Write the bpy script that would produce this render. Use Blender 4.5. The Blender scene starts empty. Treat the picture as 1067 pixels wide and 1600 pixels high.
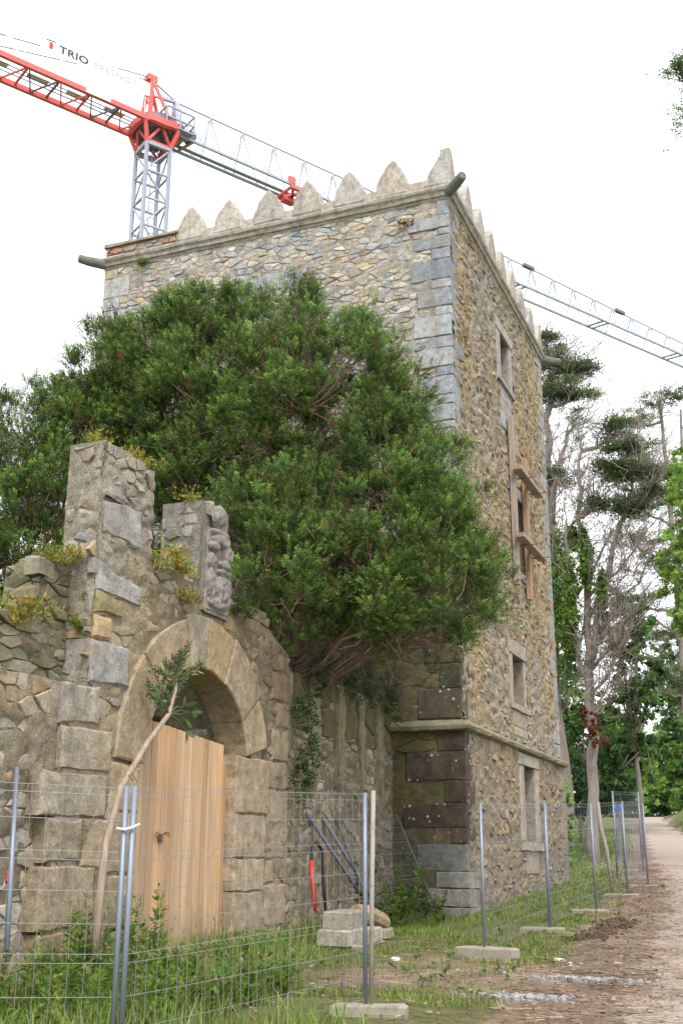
import bpy, math, random
import numpy as np
from mathutils import Vector

# ------------------------------------------------------------------ camera, world, sun, exposure
sc = bpy.context.scene
EYE = Vector((0.0, 0.0, 1.7))
YAW, PITCH, ROLL = -0.3817, 0.29838, 0.005
def view_axes():
    f = Vector((math.sin(YAW)*math.cos(PITCH), math.cos(YAW)*math.cos(PITCH), math.sin(PITCH)))
    r = Vector((math.cos(YAW), -math.sin(YAW), 0)); u = r.cross(f)
    c, s = math.cos(ROLL), math.sin(ROLL)
    return c*r+s*u, -s*r+c*u, f
cam_d = bpy.data.cameras.new('camera'); cam = bpy.data.objects.new('camera', cam_d)
sc.collection.objects.link(cam); sc.camera = cam
rx, ux, fx = view_axes()
from mathutils import Matrix
cam.matrix_world = Matrix(((rx.x, ux.x, -fx.x, EYE.x), (rx.y, ux.y, -fx.y, EYE.y), (rx.z, ux.z, -fx.z, EYE.z), (0, 0, 0, 1)))
cam_d.sensor_fit = 'VERTICAL'; cam_d.sensor_height = 36.0; cam_d.lens = 40.05
cam_d.clip_start = 0.1; cam_d.clip_end = 3000

SUN_EL, SUN_AZ = math.radians(52), math.radians(150)      # azimuth clockwise from +Y
w = bpy.data.worlds.new('World'); sc.world = w; w.use_nodes = True
wn, wl = w.node_tree.nodes, w.node_tree.links
bg = wn['Background']
sky = wn.new('ShaderNodeTexSky'); sky.sky_type = 'NISHITA'; sky.sun_disc = False
sky.sun_elevation = SUN_EL; sky.sun_rotation = SUN_AZ
sky.air_density = 1.0; sky.dust_density = 6.0; sky.ozone_density = 1.0
hs = wn.new('ShaderNodeHueSaturation'); hs.inputs['Saturation'].default_value = 0.25
mx = wn.new('ShaderNodeMixRGB'); mx.inputs[0].default_value = 0.82
mx.inputs[2].default_value = (9.6, 9.8, 10.2, 1)            # the even white cloud deck
wl.new(sky.outputs[0], hs.inputs['Color']); wl.new(hs.outputs[0], mx.inputs[1]); wl.new(mx.outputs[0], bg.inputs[0])
bg.inputs[1].default_value = 0.105
sd = bpy.data.lights.new('sun', 'SUN'); sd.energy = 1.5; sd.angle = math.radians(14); sd.color = (1.0, 0.93, 0.82)
sun = bpy.data.objects.new('sun', sd); sc.collection.objects.link(sun)
sdir = Vector((math.sin(SUN_AZ)*math.cos(SUN_EL), math.cos(SUN_AZ)*math.cos(SUN_EL), math.sin(SUN_EL)))
sun.rotation_euler = sdir.to_track_quat('Z', 'Y').to_euler(); sun.location = (0, -10, 40)
sc.view_settings.view_transform = 'Standard'; sc.view_settings.look = 'None'
sc.view_settings.gamma = 1.0; sc.view_settings.use_curve_mapping = False
sc.view_settings.exposure = 0.95

# ------------------------------------------------------------------ helpers
C = sc.collection
rng = random.Random(7); nr = np.random.default_rng(7)
def tag(o, label=None, cat=None, group=None, kind=None):
    if label: o['label'] = label
    if cat: o['category'] = cat
    if group: o['group'] = group
    if kind: o['kind'] = kind
    return o
def empty(name, loc=(0, 0, 0), label=None, cat=None, group=None):
    o = bpy.data.objects.new(name, None); C.objects.link(o); o.location = loc
    o.empty_display_size = 0.2
    return tag(o, label, cat, group)
def link(name, me, mat=None, parent=None):
    o = bpy.data.objects.new(name, me); C.objects.link(o)
    if mat and not me.materials: me.materials.append(mat)
    if parent:
        o.parent = parent
        if parent.type == 'EMPTY': o.matrix_parent_inverse = Matrix.Translation(-Vector(parent.location))
    return o
class MB:
    def __init__(s): s.v = []; s.f = []; s.c = []
    def add(s, vs, fs, col=None):
        b = len(s.v); s.v += [tuple(p) for p in vs]; s.f += [tuple(i+b for i in f) for f in fs]
        s.c += [col or (.5, .5, .5, 0)]*len(fs)
    def box(s, c, h, ax=None, col=None):
        c = Vector(c); X, Y, Z = ax or (Vector((1, 0, 0)), Vector((0, 1, 0)), Vector((0, 0, 1)))
        vs = [c+X*h[0]*i+Y*h[1]*j+Z*h[2]*k for i in (-1, 1) for j in (-1, 1) for k in (-1, 1)]
        s.add(vs, [(0, 1, 3, 2), (4, 6, 7, 5), (0, 4, 5, 1), (2, 3, 7, 6), (0, 2, 6, 4), (1, 5, 7, 3)], col)
    def bar(s, a, b, wd, ht=None, col=None, up=(0, 0, 1)):
        a, b = Vector(a), Vector(b); d = (b-a)
        L = d.length
        if L < 1e-6: return
        d /= L; up = Vector(up)
        if abs(d.dot(up)) > .98: up = Vector((1, 0, 0)) if abs(d.x) < .9 else Vector((0, 1, 0))
        x = d.cross(up).normalized(); z = x.cross(d)
        s.box((a+b)/2, (L/2, wd/2, (ht or wd)/2), (d, x, z), col)
    def tube(s, pts, rad, n=6, col=None, cap=True):
        pts = [Vector(p) for p in pts]; m = len(pts)
        if not hasattr(rad, '__len__'): rad = [rad]*m
        vs = []; prev = None
        for i, p in enumerate(pts):
            t = (pts[min(i+1, m-1)]-pts[max(i-1, 0)]).normalized()
            if prev is None:
                a = t.orthogonal().normalized()
            else:
                a = prev-t*prev.dot(t)
                a = a.normalized() if a.length > 1e-6 else t.orthogonal().normalized()
            prev = a; b = t.cross(a)
            for k in range(n):
                an = 2*math.pi*k/n; vs.append(p+(a*math.cos(an)+b*math.sin(an))*rad[i])
        fs = [(i*n+k, i*n+(k+1) % n, (i+1)*n+(k+1) % n, (i+1)*n+k) for i in range(m-1) for k in range(n)]
        if cap: fs += [tuple(range(n))[::-1], tuple((m-1)*n+k for k in range(n))]
        s.add(vs, fs, col)
    def prism(s, F, poly, n0, n1, ch=.01, col=None, bulge=0.0, tilt=0.0):
        O, U, V, N = F; m = len(poly)
        cu = sum(p[0] for p in poly)/m; cv = sum(p[1] for p in poly)/m
        ar = sum(poly[i][0]*poly[(i+1) % m][1]-poly[(i+1) % m][0]*poly[i][1] for i in range(m))
        if ar*((U.cross(V)).dot(N)) < 0: poly = poly[::-1]
        R = max(.02, sum(math.hypot(p[0]-cu, p[1]-cv) for p in poly)/m)
        k = max(.5, 1-ch*1.3/R); tu, tv = rng.uniform(-tilt, tilt), rng.uniform(-tilt, tilt)
        P = lambda u, v, n: O+U*u+V*v+N*(n+tu*(u-cu)+tv*(v-cv))
        Q = lambda u, v, n: O+U*u+V*v+N*n
        vs = [Q(u, v, n0) for u, v in poly]+[P(u, v, n1-ch*rng.uniform(.7, 1.3)) for u, v in poly]
        vs += [P(cu+(u-cu)*k, cv+(v-cv)*k, n1+rng.uniform(-.25, .25)*ch) for u, v in poly]+[P(cu, cv, n1+bulge)]
        fs = []
        for r in (0, 1):
            fs += [(r*m+i, r*m+(i+1) % m, (r+1)*m+(i+1) % m, (r+1)*m+i) for i in range(m)]
        fs += [(2*m+i, 2*m+(i+1) % m, 3*m) for i in range(m)]
        s.add(vs, fs, col)
    def mesh(s, name):
        me = bpy.data.meshes.new(name); me.from_pydata(s.v, [], s.f)
        at = me.attributes.new('Col', 'FLOAT_COLOR', 'FACE')
        at.data.foreach_set('color', np.array(s.c, np.float32).ravel())
        return me
    def build(s, name, mat, parent=None, smooth=False):
        me = s.mesh(name)
        if smooth: me.polygons.foreach_set('use_smooth', [True]*len(me.polygons))
        return link(name, me, mat, parent)
def quads_mesh(name, V, col, nv=4):
    """V (N,nv,3) polygons, col (N,4)"""
    N = V.shape[0]; me = bpy.data.meshes.new(name)
    me.vertices.add(N*nv); me.vertices.foreach_set('co', V.astype(np.float32).ravel())
    me.loops.add(N*nv); me.loops.foreach_set('vertex_index', np.arange(N*nv, dtype=np.int32))
    me.polygons.add(N); me.polygons.foreach_set('loop_start', np.arange(0, N*nv, nv, dtype=np.int32))
    me.update(calc_edges=True)
    at = me.attributes.new('Col', 'FLOAT_COLOR', 'FACE'); at.data.foreach_set('color', col.astype(np.float32).ravel())
    return me
def subdiv_poly(poly, L, j):
    out = []
    for i, a in enumerate(poly):
        b = poly[(i+1) % len(poly)]; d = math.hypot(b[0]-a[0], b[1]-a[1]); n = max(1, min(5, int(round(d/L))))
        for k in range(n):
            t = k/n; q = j if k else j*.8
            out.append((a[0]+(b[0]-a[0])*t+rng.uniform(-q, q), a[1]+(b[1]-a[1])*t+rng.uniform(-q, q)))
    return out
def rect(u0, u1, v0, v1): return [(u0, v0), (u1, v0), (u1, v1), (u0, v1)]
def vary(c, a=.12, moss=None):
    k = 1+rng.uniform(-a, a); h = rng.uniform(-.04, .04)
    return (max(0, c[0]*k*(1+h)), max(0, c[1]*k), max(0, c[2]*k*(1-h)), c[3] if moss is None and len(c) > 3 else (moss or 0))

# ------------------------------------------------------------------ materials
def mat_new(name):
    m = bpy.data.materials.new(name); m.use_nodes = True
    n = m.node_tree.nodes; l = m.node_tree.links
    return m, n, l, n['Principled BSDF']
def noise(n, l, src, scale, detail=4, rough=.6, dist=0):
    t = n.new('ShaderNodeTexNoise'); t.inputs['Scale'].default_value = scale; t.inputs['Detail'].default_value = detail
    t.inputs['Roughness'].default_value = rough; t.inputs['Distortion'].default_value = dist
    l.new(src, t.inputs['Vector']); return t.outputs['Fac']
def ramp(n, l, src, stops):
    r = n.new('ShaderNodeValToRGB'); e = r.color_ramp.elements
    while len(e) < len(stops): e.new(.5)
    for i, (p, c) in enumerate(stops):
        e[i].position = p; e[i].color = c if len(c) == 4 else (*c, 1)
    l.new(src, r.inputs[0]); return r.outputs[0]
def mix(n, l, fac, a, b, mode='MIX'):
    m = n.new('ShaderNodeMixRGB'); m.blend_type = mode
    for i, s in ((0, fac), (1, a), (2, b)):
        if hasattr(s, 'is_linked') or hasattr(s, 'links'): l.new(s, m.inputs[i])
        else: m.inputs[i].default_value = s if i == 0 else ((*s, 1) if len(s) == 3 else s)
    return m.outputs[0]
def math_(n, l, op, a, b):
    m = n.new('ShaderNodeMath'); m.operation = op
    for i, s in enumerate((a, b)):
        if hasattr(s, 'links'): l.new(s, m.inputs[i])
        else: m.inputs[i].default_value = s
    return m.outputs[0]
def gpos(n): return n.new('ShaderNodeNewGeometry').outputs['Position']
def bump(n, l, b, h, strength, dist):
    k = n.new('ShaderNodeBump'); k.inputs['Strength'].default_value = strength; k.inputs['Distance'].default_value = dist
    l.new(h, k.inputs['Height']); l.new(k.outputs[0], b.inputs['Normal'])
G1 = lambda v: (v, v, v, 1)
def stone_mat(name, grain=1.0, bumpd=.02, lichen=0.0, spots=0.0, streak=0.0, smear=0.0, sc_=(.46, .405, .325)):
    m, n, l, b = mat_new(name); p = gpos(n)
    at = n.new('ShaderNodeAttribute'); at.attribute_name = 'Col'
    n1 = noise(n, l, p, 5.0*grain, 7, .7); n2 = noise(n, l, p, 26*grain, 6, .7); n3 = noise(n, l, p, 1.1, 3, .6)
    c = mix(n, l, 1.0, at.outputs['Color'], ramp(n, l, n1, [(.28, G1(.52)), (.72, G1(1.42))]), 'MULTIPLY')
    c = mix(n, l, 1.0, c, ramp(n, l, n2, [(.3, G1(.6)), (.7, G1(1.3))]), 'MULTIPLY')
    c = mix(n, l, math_(n, l, 'MULTIPLY', ramp(n, l, n3, [(.52, G1(0)), (.7, G1(1))]), .30), c, (.36, .24, .11))      # rust bloom
    if smear:
        ns = noise(n, l, p, 2.6, 7, .72)
        c = mix(n, l, math_(n, l, 'MULTIPLY', ramp(n, l, ns, [(.46, G1(0)), (.55, G1(1))]), smear), c, ramp(n, l, n2, [(.25, (sc_[0]*.62, sc_[1]*.62, sc_[2]*.62)), (.7, (sc_[0]*1.15, sc_[1]*1.15, sc_[2]*1.15))]))
    if lichen:
        n4 = noise(n, l, p, 9, 5, .7)
        c = mix(n, l, math_(n, l, 'MULTIPLY', ramp(n, l, n4, [(.6, G1(0)), (.68, G1(1))]), lichen), c, (.50, .49, .44))
    if streak:
        mp = n.new('ShaderNodeMapping'); mp.inputs['Scale'].default_value = (3, 3, .25); l.new(p, mp.inputs[0])
        n6 = noise(n, l, mp.outputs[0], 1.0, 5, .6)
        c = mix(n, l, math_(n, l, 'MULTIPLY', ramp(n, l, n6, [(.5, G1(0)), (.68, G1(1))]), streak), c, (.10, .085, .065))
    if spots:
        vo = n.new('ShaderNodeTexVoronoi'); vo.inputs['Scale'].default_value = 7.5; l.new(p, vo.inputs['Vector'])
        n7 = noise(n, l, p, 1.7, 2)
        s1 = ramp(n, l, vo.outputs['Distance'], [(.14, G1(1)), (.24, G1(0))])
        s2 = ramp(n, l, n7, [(.47, G1(0)), (.55, G1(1))])
        c = mix(n, l, math_(n, l, 'MULTIPLY', math_(n, l, 'MULTIPLY', s1, s2), spots), c, (.62, .60, .56))
    n5 = noise(n, l, p, 5, 6, .7)
    mo = math_(n, l, 'MULTIPLY', at.outputs['Alpha'], ramp(n, l, n5, [(.36, G1(0)), (.56, G1(1))]))
    c = mix(n, l, mo, c, ramp(n, l, n2, [(.3, (.045, .06, .012)), (.7, (.13, .14, .035))]))
    l.new(c, b.inputs['Base Color']); b.inputs['Roughness'].default_value = .92
    b.inputs['Specular IOR Level'].default_value = .25
    h = mix(n, l, .45, noise(n, l, p, 11*grain, 8, .75), n2)
    bump(n, l, b, h, .9, bumpd)
    return m
M = {}
M['stone'] = stone_mat('stone', 1, .03, .15, smear=.4, sc_=(.41, .345, .26))
M['facing'] = stone_mat('tower_facing', 1, .03, .2, smear=.5, sc_=(.50, .45, .375))
M['darkrubble'] = stone_mat('dark_rubble', 1.1, .03, .05, streak=.5)
M['block'] = stone_mat('dressed_block', 1.2, .025, .2, streak=.35)
M['quoin'] = stone_mat('quoin_stone', 1.4, .02, .3, streak=.3, smear=.06)
M['rough'] = stone_mat('rough_rubble', 1.3, .06, .12, smear=.4, sc_=(.40, .33, .235))
M['eroded'] = stone_mat('eroded_side_face', 2.0, .09, .25, streak=.35, smear=.45, sc_=(.36, .335, .295))
M['dark'] = stone_mat('dark_quoin', 1.0, .02, .1, spots=.9)
M['crest'] = stone_mat('weathered_merlon', 1.5, .02, .75, streak=.45)
M['carved'] = stone_mat('carved_stone', 1.6, .012, .15)
M['mortar'] = stone_mat('lime_mortar', 1.8, .11, .3, streak=.35)
M['lime'] = stone_mat('limewash', 1.8, .06, .3, streak=.75)
def wood_mat(name, c1, c2, axis, knots=True, grime=0.0):
    m, n, l, b = mat_new(name); p = gpos(n)
    at = n.new('ShaderNodeAttribute'); at.attribute_name = 'Col'
    mp = n.new('ShaderNodeMapping'); s = [22, 22, 22]; s[axis] = 1.2; mp.inputs['Scale'].default_value = s; l.new(p, mp.inputs[0])
    g = noise(n, l, mp.outputs[0], 1.0, 7, .65, .6)
    c = mix(n, l, 1.0, ramp(n, l, g, [(.3, (*c1, 1)), (.7, (*c2, 1))]), at.outputs['Color'], 'MULTIPLY')
    if knots:
        vo = n.new('ShaderNodeTexVoronoi'); vo.inputs['Scale'].default_value = 2.3; l.new(p, vo.inputs['Vector'])
        c = mix(n, l, math_(n, l, 'MULTIPLY', ramp(n, l, vo.outputs['Distance'], [(.03, G1(1)), (.07, G1(0))]), .7), c, (.10, .05, .025))
    if grime:                                                  # mud splashed on the foot and long weather stains
        sp = n.new('ShaderNodeSeparateXYZ'); l.new(p, sp.inputs[0])
        foot_ = ramp(n, l, math_(n, l, 'ADD', math_(n, l, 'MULTIPLY', sp.outputs[2], .5), math_(n, l, 'MULTIPLY', noise(n, l, p, 4, 5, .7), .5)), [(.55, G1(.75)), (.85, G1(0))])
        m2 = n.new('ShaderNodeMapping'); m2.inputs['Scale'].default_value = (7, 7, .35); l.new(p, m2.inputs[0])
        st_ = ramp(n, l, noise(n, l, m2.outputs[0], 1.0, 5, .65), [(.5, G1(0)), (.7, G1(.6))])
        c = mix(n, l, math_(n, l, 'MULTIPLY', st_, grime), c, (.20, .135, .085)); c = mix(n, l, math_(n, l, 'MULTIPLY', foot_, grime), c, (.16, .12, .08))
    l.new(c, b.inputs['Base Color']); b.inputs['Roughness'].default_value = .7; bump(n, l, b, g, .35, .004)
    return m
M['door'] = wood_mat('door_planks', (.44, .265, .14), (.62, .425, .255), 2, True, .8)
M['timber'] = wood_mat('shoring_timber', (.23, .17, .125), (.38, .305, .24), 2)
M['bark'] = wood_mat('grey_bark', (.17, .14, .125), (.36, .31, .28), 2, False)  # lightened: pale haze over the far trees is painted into the colour
M['yewbark'] = wood_mat('yew_bark', (.09, .055, .04), (.20, .135, .10), 2, False)
def paint(name, col, rough=.5, metal=0., wear=.12, wc=(.2, .12, .08), sc_=6):
    m, n, l, b = mat_new(name); p = gpos(n)
    nz = noise(n, l, p, sc_, 6, .7)
    c = mix(n, l, math_(n, l, 'MULTIPLY', ramp(n, l, nz, [(.5, G1(0)), (.72, G1(1))]), min(1, wear*4)), (*col, 1), (*wc, 1))
    l.new(c, b.inputs['Base Color']); b.inputs['Roughness'].default_value = rough; b.inputs['Metallic'].default_value = metal
    bump(n, l, b, nz, .1, .003)
    return m
M['red'] = paint('crane_red_paint', (.70, .12, .11), .55, 0, .14, (.45, .10, .09))
M['bluegrey'] = paint('crane_grey_paint', (.33, .37, .45), .5, 0, .08, (.2, .2, .24))
M['darkgrey'] = paint('dark_grey_steel', (.11, .13, .16), .5)
M['galv'] = paint('galvanised_tube', (.21, .245, .31), .45, .35, .10, (.20, .19, .2), 14)
M['darkpole'] = paint('dark_blue_grey_tube', (.115, .14, .185), .5, .2, .1)
M['wire'] = paint('galvanised_wire', (.27, .28, .31), .5, .3, .06)
M['oldpost'] = paint('rusty_white_post', (.30, .29, .26), .7, 0, .3, (.25, .13, .06), 9)
M['rust'] = paint('rusted_iron', (.17, .08, .05), .8)
M['conc'] = paint('concrete', (.31, .28, .23), .95, 0, .25, (.15, .135, .10), 7)
M['greypatch'] = paint('dried_cement', (.29, .305, .33), .95, 0, .2, (.25, .24, .24), 16)
M['white'] = paint('white_plastic', (.75, .75, .74), .6, 0, .05)
M['banner'] = paint('banner_cloth', (.80, .81, .84), .8, 0, .02, (.7, .7, .7))
M['letter'] = paint('banner_dark_letter', (.05, .055, .08), .8, 0, .0)
M['pale_letter'] = paint('banner_pale_letter', (.34, .37, .45), .8, 0, .0)
M['redplastic'] = paint('red_conduit', (.48, .04, .025), .5, 0, .05)
M['black'] = paint('black_pipe', (.02, .02, .022), .6, 0, .05)
M['bluecloth'] = paint('blue_cloth', (.05, .16, .45), .9, 0, .05)
M['bluetarp'] = paint('pale_blue_sheet', (.38, .50, .60), .8, 0, .1)
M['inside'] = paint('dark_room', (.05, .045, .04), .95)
def leaf_mat(name, trans=.35, rough=.6):
    m, n, l, b = mat_new(name); p = gpos(n)
    at = n.new('ShaderNodeAttribute'); at.attribute_name = 'Col'
    c = mix(n, l, 1.0, at.outputs['Color'], ramp(n, l, noise(n, l, p, 2.0, 3), [(.3, G1(.7)), (.7, G1(1.3))]), 'MULTIPLY')
    l.new(c, b.inputs['Base Color']); b.inputs['Roughness'].default_value = rough; b.inputs['Specular IOR Level'].default_value = .3
    t = n.new('ShaderNodeBsdfTranslucent'); l.new(c, t.inputs[0])
    ms = n.new('ShaderNodeMixShader'); ms.inputs[0].default_value = trans
    l.new(b.outputs[0], ms.inputs[1]); l.new(t.outputs[0], ms.inputs[2])
    l.new(ms.outputs[0], n['Material Output'].inputs[0])
    return m
M['leaf'] = leaf_mat('leaf', .45); M['needle'] = leaf_mat('needle', .25); M['grass'] = leaf_mat('grass_blade', .4)
M['litter'] = leaf_mat('dry_litter', .1, .9)

# ------------------------------------------------------------------ terrain
GY = [-60, 0, 10.7, 15.6, 19.4, 23, 26.6, 33.5, 50, 70, 95, 112, 140, 420]
GZ = [-1.8, 0, .34, .48, .64, .82, 1.03, 1.28, 2.25, 3.5, 5.2, 5.5, 5.3, 5.0]
LEY = [-60, 4, 8, 11, 14, 17.7, 24, 30.6, 40, 50, 60, 75, 95, 115]
LEX = [-1.5, -1.3, -1.6, -1.9, -2.05, -2.4, -2.95, -3.75, -5.0, -6.4, -7.8, -9.9, -12.6, -15.2]
REX = [2.6, 2.6, 2.5, 2.3, 2.0, 1.6, .9, 0.0, -1.9, -3.8, -5.6, -8.0, -10.8, -13.2]
def sm(t): t = np.clip(t, 0, 1); return t*t*(3-2*t)
def gz(x, y):
    x = np.asarray(x, float); y = np.asarray(y, float)
    z = np.interp(y, GY, GZ)
    le, re = np.interp(y, LEY, LEX), np.interp(y, LEY, REX)
    z = z+1.5*sm((le-2.2-x)/5.0)*sm((y-33)/10)+1.1*sm((x-re-.2)/2.2)*sm((y-26)/14)
    z = z+.12*sm((-6.0-x)/1.5)*sm((22-y)/6)
    z = z+.03*np.sin(x*1.7+.3*y)*np.cos(y*1.1)*sm((np.abs(x-le)-.2)/1.5)
    return z
def gzf(x, y): return float(gz(x, y))
def axis(lo, hi, dense, far, fine, coarse):
    a = list(np.arange(dense[0], dense[1]+1e-6, fine))
    s = fine
    while a[-1] < hi: s = min(s*1.25, coarse); a.append(a[-1]+s)
    s = fine; b = []
    p = dense[0]
    while p > lo: s = min(s*1.25, coarse); p -= s; b.append(p)
    return np.array(b[::-1]+a)
xs = axis(-400, 400, (-13, 3.5), None, .22, 25); ys = axis(-60, 420, (5, 46), None, .22, 20)
X, Y = np.meshgrid(xs, ys, indexing='ij'); Z = gz(X, Y)
def zones(x, y):
    """grass weight (rest is dirt)"""
    le = np.interp(y, LEY, LEX)
    g = sm((le-.55-x)/1.0)                                     # grass begins west of the litter strip
    n = .5+.5*np.sin(1.3*x+.7*y)*np.sin(.9*y-.5*x+1)
    openg = sm(1-np.abs(y-13.6)/2.6)*sm((x+6.4)/1.4)           # bare trodden ground in the fence gap
    g = g*(1-.92*openg)
    g = g*(1-.55*n*sm((y-12)/3)*sm((34-y)/6))
    g = g*(1-.75*sm((y-34)/4)*sm(1-np.abs(x-(le-1.6))/1.6)*sm((48-y)/6))
    return np.where(x > le+1, sm((x-np.interp(y, LEY, REX)+.3)/.6), g)
GW = zones(X, Y)
me = bpy.data.meshes.new('ground')
nx_, ny_ = X.shape
V = np.stack([X, Y, Z], -1).reshape(-1, 3)
idx = np.arange(nx_*ny_).reshape(nx_, ny_)
Fq = np.stack([idx[:-1, :-1], idx[1:, :-1], idx[1:, 1:], idx[:-1, 1:]], -1).reshape(-1, 4)
me.vertices.add(len(V)); me.vertices.foreach_set('co', V.astype(np.float32).ravel())
me.loops.add(Fq.size); me.loops.foreach_set('vertex_index', Fq.astype(np.int32).ravel())
me.polygons.add(len(Fq)); me.polygons.foreach_set('loop_start', np.arange(0, Fq.size, 4, dtype=np.int32))
me.update(calc_edges=True); me.polygons.foreach_set('use_smooth', [True]*len(Fq))
at = me.attributes.new('Zone', 'FLOAT', 'POINT'); at.data.foreach_set('value', GW.astype(np.float32).ravel())
m, n, l, b = mat_new('soil_and_turf'); p = gpos(n)
za = n.new('ShaderNodeAttribute'); za.attribute_name = 'Zone'
n1 = noise(n, l, p, 2.4, 6, .7); n2 = noise(n, l, p, 30, 6, .75); n3 = noise(n, l, p, .8, 4)
soil = mix(n, l, n2, (.10, .068, .048), (.27, .20, .145))
soil = mix(n, l, ramp(n, l, n3, [(.4, G1(0)), (.65, G1(.55))]), soil, (.33, .265, .20))
turf = mix(n, l, n2, (.05, .07, .016), (.13, .145, .04))
turf = mix(n, l, ramp(n, l, n1, [(.45, G1(0)), (.7, G1(.7))]), turf, (.15, .12, .06))
f = math_(n, l, 'ADD', za.outputs['Fac'], math_(n, l, 'MULTIPLY', math_(n, l, 'SUBTRACT', n1, .5), 1.4))
l.new(mix(n, l, ramp(n, l, f, [(.35, G1(0)), (.6, G1(1))]), soil, turf), b.inputs['Base Color']); b.inputs['Roughness'].default_value = .95
bump(n, l, b, mix(n, l, .5, n1, n2), .8, .05)
M['soil'] = m
tag(link('ground', me, m), kind='structure')
# path
m, n, l, b = mat_new('gravel_track'); p = gpos(n)
n1 = noise(n, l, p, 1.2, 5, .6); n2 = noise(n, l, p, 45, 5, .8); n3 = noise(n, l, p, 5, 6, .75)
vo = n.new('ShaderNodeTexVoronoi'); vo.inputs['Scale'].default_value = 38; l.new(p, vo.inputs['Vector'])
c = mix(n, l, n2, (.30, .23, .175), (.53, .425, .335))
c = mix(n, l, ramp(n, l, n1, [(.4, G1(0)), (.7, G1(.5))]), c, (.47, .38, .305))
c = mix(n, l, ramp(n, l, n3, [(.58, G1(0)), (.72, G1(.6))]), c, (.24, .175, .13))
c = mix(n, l, 1.0, c, ramp(n, l, vo.outputs['Distance'], [(.0, G1(1.12)), (.6, G1(.75))]), 'MULTIPLY')
hsn = n.new('ShaderNodeHueSaturation'); hsn.inputs['Saturation'].default_value = .85; l.new(c, hsn.inputs['Color'])
l.new(hsn.outputs[0], b.inputs['Base Color']); b.inputs['Roughness'].default_value = .95
bump(n, l, b, mix(n, l, .5, n2, vo.outputs['Distance']), .8, .03)
M['gravel'] = m
pb = MB(); py = np.concatenate([np.arange(-20, 8, .5), np.arange(8, 40, .1), np.arange(40, 116, 1.0)])
vs = []; K = 12
for y in py:
    le, re = np.interp(y, LEY, LEX), np.interp(y, LEY, REX)
    le += .12*math.sin(y*1.9)+.10*math.sin(y*4.3+1)+.05*math.sin(y*9.7)+rng.uniform(-.03, .03)
    for k in range(K+1):
        x = le+(re-le)*k/K; vs.append((x, y, gzf(x, y)+(-.01 if k in (0, K) else .010+.02*math.sin(k/K*math.pi))))
pb.add(vs, [(i*(K+1)+k, i*(K+1)+k+1, (i+1)*(K+1)+k+1, (i+1)*(K+1)+k) for i in range(len(py)-1) for k in range(K)])
tag(pb.build('path', M['gravel'], None, True), kind='structure')

# ------------------------------------------------------------------ masonry generator
EX, EY, EZ = Vector((1, 0, 0)), Vector((0, 1, 0)), Vector((0, 0, 1))
def clip(poly, a, b, c):            # keep a*u+b*v<=c
    out = []; m = len(poly)
    for i in range(m):
        p, q = poly[i], poly[(i+1) % m]; dp = a*p[0]+b*p[1]-c; dq = a*q[0]+b*q[1]-c
        if dp <= 0: out.append(p)
        if dp*dq < 0:
            t = dp/(dp-dq); out.append((p[0]+(q[0]-p[0])*t, p[1]+(q[1]-p[1])*t))
    return out
def voronoi(u0, u1, v0, v1, sx, sy, drop=.3, jit=.45, seed=1):
    r = random.Random(seed); nu, nv = max(2, int((u1-u0)/sx)), max(2, int((v1-v0)/sy))
    grid = {}
    for i in range(-1, nu+1):
        for j in range(-1, nv+1):
            if r.random() < drop: continue
            grid[i, j] = [(i+.5+(.5 if j % 2 else 0)*.7+r.uniform(-jit, jit), j+.5+r.uniform(-jit*.8, jit*.8))]
    cu, cv = (u1-u0)/nu, (v1-v0)/nv; out = []
    for (i, j), ps in grid.items():
        for (x, y) in ps:
            poly = [(x-1.9, y-1.6), (x+1.9, y-1.6), (x+1.9, y+1.6), (x-1.9, y+1.6)]
            for di in range(-3, 4):
                for dj in range(-3, 4):
                    for (a, b_) in grid.get((i+di, j+dj), ()):
                        if a == x and b_ == y: continue
                        dx, dy = a-x, b_-y
                        poly = clip(poly, dx, dy, dx*(a+x)/2+dy*(b_+y)/2)
                        if len(poly) < 3: break
            if len(poly) < 3: continue
            poly = [(u0+p_[0]*cu, v0+p_[1]*cv) for p_ in poly]
            for cl in ((-1, 0, -u0), (1, 0, u1), (0, -1, -v0), (0, 1, v1)):
                if len(poly) >= 3: poly = clip(poly, *cl)
            if len(poly) >= 3: out.append(poly)
    return out
def area(poly): return abs(sum(poly[i][0]*poly[(i+1) % len(poly)][1]-poly[(i+1) % len(poly)][0]*poly[i][1] for i in range(len(poly))))/2
def tidy(poly, gap):
    m = len(poly); cu = sum(p[0] for p in poly)/m; cv = sum(p[1] for p in poly)/m
    q = []
    for p in poly:                                  # drop very short edges, pull in by the joint
        d = math.hypot(p[0]-cu, p[1]-cv)
        if d < 1e-4: continue
        k = max(.35, 1-gap/d)*rng.uniform(.93, 1.0)
        t = (cu+(p[0]-cu)*k, cv+(p[1]-cv)*k)
        if not q or math.hypot(t[0]-q[-1][0], t[1]-q[-1][1]) > gap*.9: q.append(t)
    while len(q) > 9: q.pop(rng.randrange(len(q)))
    return q
def cuts(poly, holes):
    for (a, b_, c_, d_) in holes:
        if not poly: return None
        cu = sum(p[0] for p in poly)/len(poly); cv = sum(p[1] for p in poly)/len(poly)
        if a < cu < b_ and c_ < cv < d_: return None
        us = [p[0] for p in poly]; vs_ = [p[1] for p in poly]
        if max(us) <= a or min(us) >= b_ or max(vs_) <= c_ or min(vs_) >= d_: continue
        o = [(a-cu, (1, 0, a)), (cu-b_, (-1, 0, -b_)), (c_-cv, (0, 1, c_)), (cv-d_, (0, -1, -d_))]
        poly = clip(poly, *max(o, key=lambda t: t[0])[1])
        if len(poly) < 3: return None
    return poly
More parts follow.
